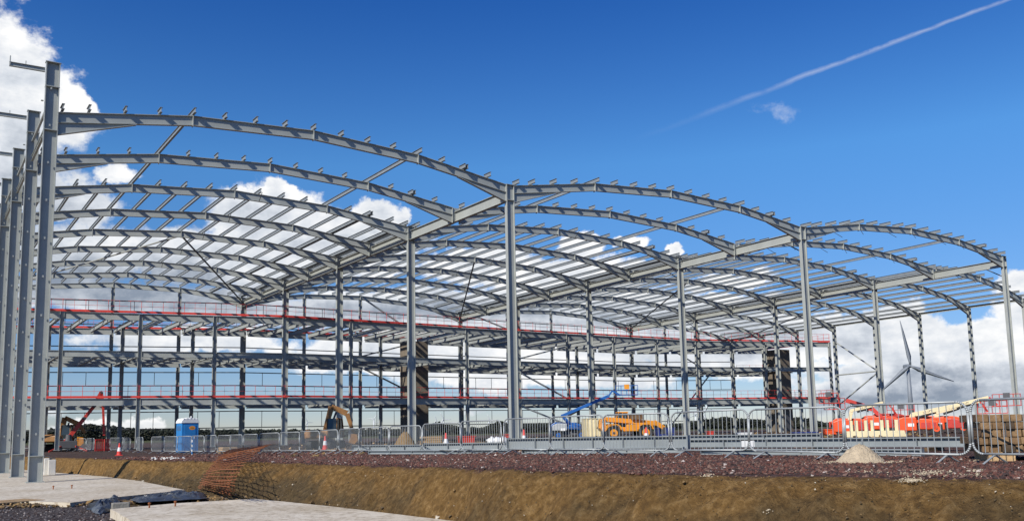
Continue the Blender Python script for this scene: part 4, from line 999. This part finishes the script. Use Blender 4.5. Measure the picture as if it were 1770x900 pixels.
# ------------------------------------------------------------------ far wood
def wood():
    n = 52000; pts = np.zeros((n, 3)); sz = np.zeros(n)
    from mathutils import noise
    i = 0
    PX = [-500, 60, 130, 150, 240, 400, 560, 700, 735, 752, 800, 830, 862, 885, 950, 1100, 1160, 1230, 1255, 1330, 1380, 1440, 1560, 1680, 1700, 1760, 2300]
    TY = [752, 744, 742, 734, 742, 744, 744, 742, 740, 730, 740, 741, 730, 734, 733, 735, 735, 724, 722, 728, 722, 734, 733, 727, 726, 732, 728]
    while i < n:
        px = rng.uniform(-500, 2250); d = rng.choice([430, 450, 470, 490]) + rng.uniform(-9, 9)
        ty = interp(px, PX, TY) + 2.4 * noise.noise(V((px * .05, d * .3, 0))) + 2.6 * noise.noise(V((px * .17, d, 0)))
        P = atd(px, ty, d); top = P.z; g = -1.2
        t = rng.random() ** .8; z = g + (top - g) * t
        pts[i] = (P.x, P.y + rng.uniform(-3, 3), z); sz[i] = rng.uniform(.5, 1.25); i += 1
    scatter('far_wood', [LEAF, mat('far_foliage_dark', (.008, .011, .007), .9, 0, .4, .3), mat('far_foliage_olive', (.030, .032, .016), .9, 0, .4, .3)], pts.tolist(), sz, 'dark line of trees along the horizon behind the building site', 'far wood', [.5, .3, .2])
wood()
def tree(px, ty, d, w_, label):
    P = atd(px, ty, d); z0 = -1.1; h = P.z - z0; o = empty('tree', V((P.x, P.y, z0)), 0, label, 'tree', 'trees standing out of the far wood')
    mb = MB(); mb.tube((0, 0, 0), (0, 0, h * .75), .3, .12); mb.build('trunk', TIMBER, o)
    pts = []; sz = []
    for _ in range(700):
        t = rng.uniform(.18, 1); r = w_ * math.sin(math.pi * min(1, (1.02 - t) * .8 + .12)) ; a = rng.uniform(0, 6.28); rr = r * math.sqrt(rng.random())
        pts.append((rr * math.cos(a), rr * math.sin(a), h * t)); sz.append(rng.uniform(.25, .55))
    scatter('crown', [LEAF, MATS['far_foliage_olive']], pts, sz, parent=o, top=False)
tree(152, 733, 230, 3.2, 'dark bushy tree behind the yellow excavator at the left'); tree(863, 728, 300, 2.6, 'tree standing above the far wood left of the big central column'); tree(1252, 721, 260, 2.4, 'rounded tree above the far wood right of the middle columns')
tree(1378, 722, 220, 2.0, 'dark tree above the far wood by the right concrete core'); tree(1664, 724, 260, 2.4, 'rounded tree above the far wood just left of the timber stack')

# ------------------------------------------------------------------ lift the whole place to eye height
for o in list(bpy.data.objects):
    if o.parent is None: o.location = V(o.location) + V((0, 0, ZC))
    for k in ('_f', '_off'):
        if k in o: del o[k]

# ------------------------------------------------------------------ sky with clouds
SUN_AZ = (.57, .822)                      # horizontal travel of the light
EL = math.radians(36)
world = bpy.data.worlds.new('World'); scn.world = world; world.use_nodes = True
t = world.node_tree; t.nodes.clear(); N = t.nodes.new; L = t.links.new
def wm(op, a, b=0.0, c=None, clamp=False):
    n = N('ShaderNodeMath'); n.operation = op; n.use_clamp = clamp
    for i, x in enumerate((a, b) if c is None else (a, b, c)):
        if isinstance(x, (int, float)): n.inputs[i].default_value = x
        else: L(x, n.inputs[i])
    return n.outputs[0]
sky = N('ShaderNodeTexSky'); sky.sky_type = 'NISHITA'; sky.sun_disc = False; sky.sun_elevation = EL
to_sun = V((-SUN_AZ[0], -SUN_AZ[1], 0)); sky.sun_rotation = math.atan2(to_sun.x, to_sun.y)
sky.air_density = 1.0; sky.dust_density = .0; sky.ozone_density = 4.0
tc = N('ShaderNodeTexCoord'); sep = N('ShaderNodeSeparateXYZ'); L(tc.outputs['Generated'], sep.inputs[0])
AZ = wm('ARCTAN2', sep.outputs[0], sep.outputs[1]); ELV = wm('ARCSINE', sep.outputs[2])
def azel(px, py): d = ray(px, py).normalized(); return math.atan2(d.x, d.y), math.asin(d.z)
def nz(scale, det, ro, off=(0, 0, 0), sc=(1, 1, 1)):
    mp_ = N('ShaderNodeMapping'); mp_.inputs['Location'].default_value = off; mp_.inputs['Scale'].default_value = sc; L(tc.outputs['Generated'], mp_.inputs[0])
    n = N('ShaderNodeTexNoise'); n.inputs['Scale'].default_value = scale; n.inputs['Detail'].default_value = det; n.inputs['Roughness'].default_value = ro; L(mp_.outputs[0], n.inputs['Vector']); return n.outputs['Fac']
n_big = nz(7, 10, .6, (1.3, 0, .4), (1, 1, 1.7)); n_det = nz(26, 8, .62, (0, 2, 0), (1, 1, 1.3))
n_wx = wm('MULTIPLY', wm('SUBTRACT', nz(22, 6, .6), .5), .05); n_wy = wm('MULTIPLY', wm('SUBTRACT', nz(22, 6, .6, (5, 5, 5)), .5), .045)
AZw = wm('ADD', AZ, n_wx); ELw = wm('ADD', ELV, n_wy)
def blobs(lst):
    tot = None
    for px, py, rx, ry, w_ in lst:
        a, e = azel(px, py); ra = rx / FPX; re = ry / FPX
        x = wm('MULTIPLY', wm('SUBTRACT', AZw, a), 1 / ra); y = wm('MULTIPLY', wm('SUBTRACT', ELw, e), 1 / re)
        q = wm('ADD', wm('MULTIPLY', x, x), wm('MULTIPLY', y, y)); g = wm('MULTIPLY', wm('EXPONENT', wm('MULTIPLY', q, -.9)), w_)
        tot = g if tot is None else wm('MAXIMUM', tot, g)
    return tot
CL = [(-40, 130, 120, 110, 1.1), (60, 190, 90, 80, 1.1), (142, 185, 30, 26, .9), (10, 290, 100, 70, 1.1), (120, 232, 50, 24, .7), (205, 298, 50, 22, .9), (90, 350, 130, 45, .85), (150, 430, 190, 55, .85),
      (455, 370, 110, 52, 1.25), (420, 345, 50, 30, 1.1), (478, 335, 42, 26, 1.1), (655, 362, 52, 26, 1.1), (700, 375, 30, 20, 1.0), (540, 420, 190, 60, 1.25), (400, 450, 200, 50, 1.1), (660, 440, 80, 45, 1.0), (250, 520, 330, 40, .9), (330, 590, 220, 32, .9),
      (1000, 430, 55, 32, 1.05), (1085, 422, 32, 18, .9), (1162, 436, 24, 12, .9), (850, 455, 120, 34, 1.0), (1000, 475, 190, 34, 1.0), (760, 540, 380, 48, 1.1), (680, 610, 180, 40, 1.1), (860, 630, 200, 50, 1.15), (1050, 560, 260, 70, 1.15), (1050, 640, 200, 50, .95), (1250, 480, 120, 20, .8),
      (1290, 600, 180, 60, 1.05), (1480, 590, 90, 45, 1.15), (1560, 565, 70, 38, 1.15), (1650, 600, 130, 50, 1.1), (1640, 665, 260, 60, 1.1), (1765, 560, 60, 45, .9), (1760, 490, 40, 24, .8), (1200, 520, 200, 28, .75), (150, 735, 70, 18, .9), (245, 735, 45, 18, .85), (90, 700, 60, 20, .6), (950, 700, 500, 14, .5),
      (2300, 500, 300, 160, 1.0), (-800, 300, 400, 200, 1.0)]
cov = blobs(CL)
dens = wm('ADD', cov, wm('ADD', wm('MULTIPLY', wm('SUBTRACT', n_big, .5), .9), wm('MULTIPLY', wm('SUBTRACT', n_det, .5), .75)))
def mrange(v, a, b, c=0.0, d=1.0):
    n = N('ShaderNodeMapRange'); n.interpolation_type = 'SMOOTHSTEP'
    for k_, x in zip(('From Min', 'From Max', 'To Min', 'To Max'), (a, b, c, d)): n.inputs[k_].default_value = x
    L(v, n.inputs['Value']); return n.outputs[0]
alpha = mrange(dens, .42, .64)
alpha = wm('MULTIPLY', alpha, mrange(ELV, -.01, .03, .4, 1))
wis = blobs([(1345, 182, 54, 20, .47), (1322, 150, 24, 12, .42), (1312, 196, 30, 10, .36), (1060, 300, 60, 8, .15)])
alpha2 = wm('MULTIPLY', mrange(wm('ADD', wis, wm('MULTIPLY', wm('SUBTRACT', n_det, .5), 1.4)), .35, 1.0), .55)
# contrail: distance from a great-circle plane
d0, d1 = ray(1090, 245).normalized(), ray(1740, 0).normalized(); nrm = d0.cross(d1).normalized()
dp = N('ShaderNodeVectorMath'); dp.operation = 'DOT_PRODUCT'; L(tc.outputs['Generated'], dp.inputs[0]); dp.inputs[1].default_value = nrm
dist = wm('ABSOLUTE', wm('ADD', dp.outputs['Value'], wm('MULTIPLY', wm('SUBTRACT', n_det, .5), .006)))
al = d1 - d0; L0 = al.length; al.normalize()
dq = N('ShaderNodeVectorMath'); dq.operation = 'DOT_PRODUCT'; L(tc.outputs['Generated'], dq.inputs[0]); dq.inputs[1].default_value = al
s_ = wm('DIVIDE', wm('SUBTRACT', dq.outputs['Value'], d0.dot(al)), L0)
wid = wm('ADD', .0024, wm('MULTIPLY', mrange(s_, 0, 1, 1, 0), .0022))
tr = wm('SUBTRACT', 1, wm('DIVIDE', dist, wid), clamp=True)
tr = wm('MULTIPLY', tr, wm('MULTIPLY', mrange(s_, -.02, .75, 0, .42), wm('MULTIPLY', mrange(n_det, .3, .62, .35, 1.15), .95)))
alpha2 = wm('MAXIMUM', alpha2, wm('MULTIPLY', tr, .7))
alpha_t = wm('MAXIMUM', alpha, alpha2, clamp=True)
# cloud tone: bright tops, grey undersides and grey banks
dark = blobs([(110, 360, 150, 60, .65), (100, 265, 120, 24, .45), (250, 400, 90, 50, .45), (160, 490, 280, 60, 1.0), (340, 525, 220, 32, .85), (700, 540, 360, 24, .75), (1050, 560, 240, 20, .55), (1250, 590, 200, 36, .45), (1660, 650, 110, 20, .8), (1560, 690, 330, 24, .85), (1720, 700, 90, 20, .6), (1500, 650, 60, 14, .5), (1000, 690, 300, 18, .6), (250, 598, 200, 14, .35), (20, 180, 40, 60, .2)])
thick = mrange(dens, .55, 1.6, 0, .30)
n_sh = wm('ADD', wm('MULTIPLY', nz(11, 9, .62, (0, 0, -.035), (1, 1, 2.2)), .6), wm('MULTIPLY', nz(30, 8, .62, (3, 0, -.01), (1, 1, 1.6)), .4))
grey = wm('ADD', wm('ADD', wm('MULTIPLY', dark, .85), thick), wm('MULTIPLY', wm('SUBTRACT', n_sh, .46), 2.4), clamp=True)
cc = N('ShaderNodeValToRGB'); e = cc.color_ramp.elements; e[0].position = .0; e[0].color = (.95, .95, .95, 1); e[1].position = 1; e[1].color = (.25, .30, .38, 1); x = e.new(.42); x.color = (.66, .70, .76, 1)
L(grey, cc.inputs['Fac'])
bg1 = N('ShaderNodeBackground'); bg1.inputs['Strength'].default_value = .13
hs = N('ShaderNodeHueSaturation'); hs.inputs['Saturation'].default_value = 1.10; hs.inputs['Value'].default_value = 1.0
tint = N('ShaderNodeMix'); tint.data_type = 'RGBA'; tint.blend_type = 'MULTIPLY'; tint.inputs[0].default_value = 1.0
tr_ = N('ShaderNodeValToRGB'); te = tr_.color_ramp.elements; te[0].position = .0; te[0].color = (.46, .495, .64, 1); te[1].position = .5; te[1].color = (.62, .80, .96, 1); te2 = te.new(.92); te2.color = (.40, .54, .86, 1)
L(mrange(ELV, 0, .6), tr_.inputs['Fac']); L(tr_.outputs[0], tint.inputs[7]); L(sky.outputs[0], tint.inputs[6]); L(tint.outputs[2], hs.inputs['Color']); L(hs.outputs[0], bg1.inputs[0])
bg2 = N('ShaderNodeBackground'); bg2.inputs['Strength'].default_value = 1.0; L(cc.outputs[0], bg2.inputs[0])
mx = N('ShaderNodeMixShader'); L(alpha_t, mx.inputs[0]); L(bg1.outputs[0], mx.inputs[1]); L(bg2.outputs[0], mx.inputs[2])
out = N('ShaderNodeOutputWorld'); L(mx.outputs[0], out.inputs[0])
world.cycles.sampling_method = 'MANUAL'; world.cycles.sample_map_resolution = 512

# ------------------------------------------------------------------ sun, camera, view
sl = bpy.data.lights.new('sun', 'SUN'); sl.energy = 4.8; sl.angle = math.radians(.53); sl.color = (1, .95, .86)
so = bpy.data.objects.new('sun', sl); col.objects.link(so)
dirv = V((SUN_AZ[0] * math.cos(EL), SUN_AZ[1] * math.cos(EL), -math.sin(EL))); so.rotation_euler = dirv.to_track_quat('-Z', 'Y').to_euler(); so.location = (-20, -20, 40)
cam = bpy.data.cameras.new('camera'); co = bpy.data.objects.new('camera', cam); col.objects.link(co)
cam.sensor_width = 36; cam.lens = 36 * FPX / 1770; cam.shift_y = (PPY - 450) / 1770; cam.clip_end = 9000; cam.clip_start = .1
co.matrix_world = Matrix((( R2.x, U2.x, -Fw.x, 0), (R2.y, U2.y, -Fw.y, 0), (R2.z, U2.z, -Fw.z, ZC), (0, 0, 0, 1)))
scn.camera = co
scn.render.engine = 'CYCLES'
scn.view_settings.view_transform = 'Standard'; scn.view_settings.look = 'None'; scn.view_settings.exposure = .12; scn.view_settings.gamma = 1
scn.render.resolution_x = 1024; scn.render.resolution_y = 520
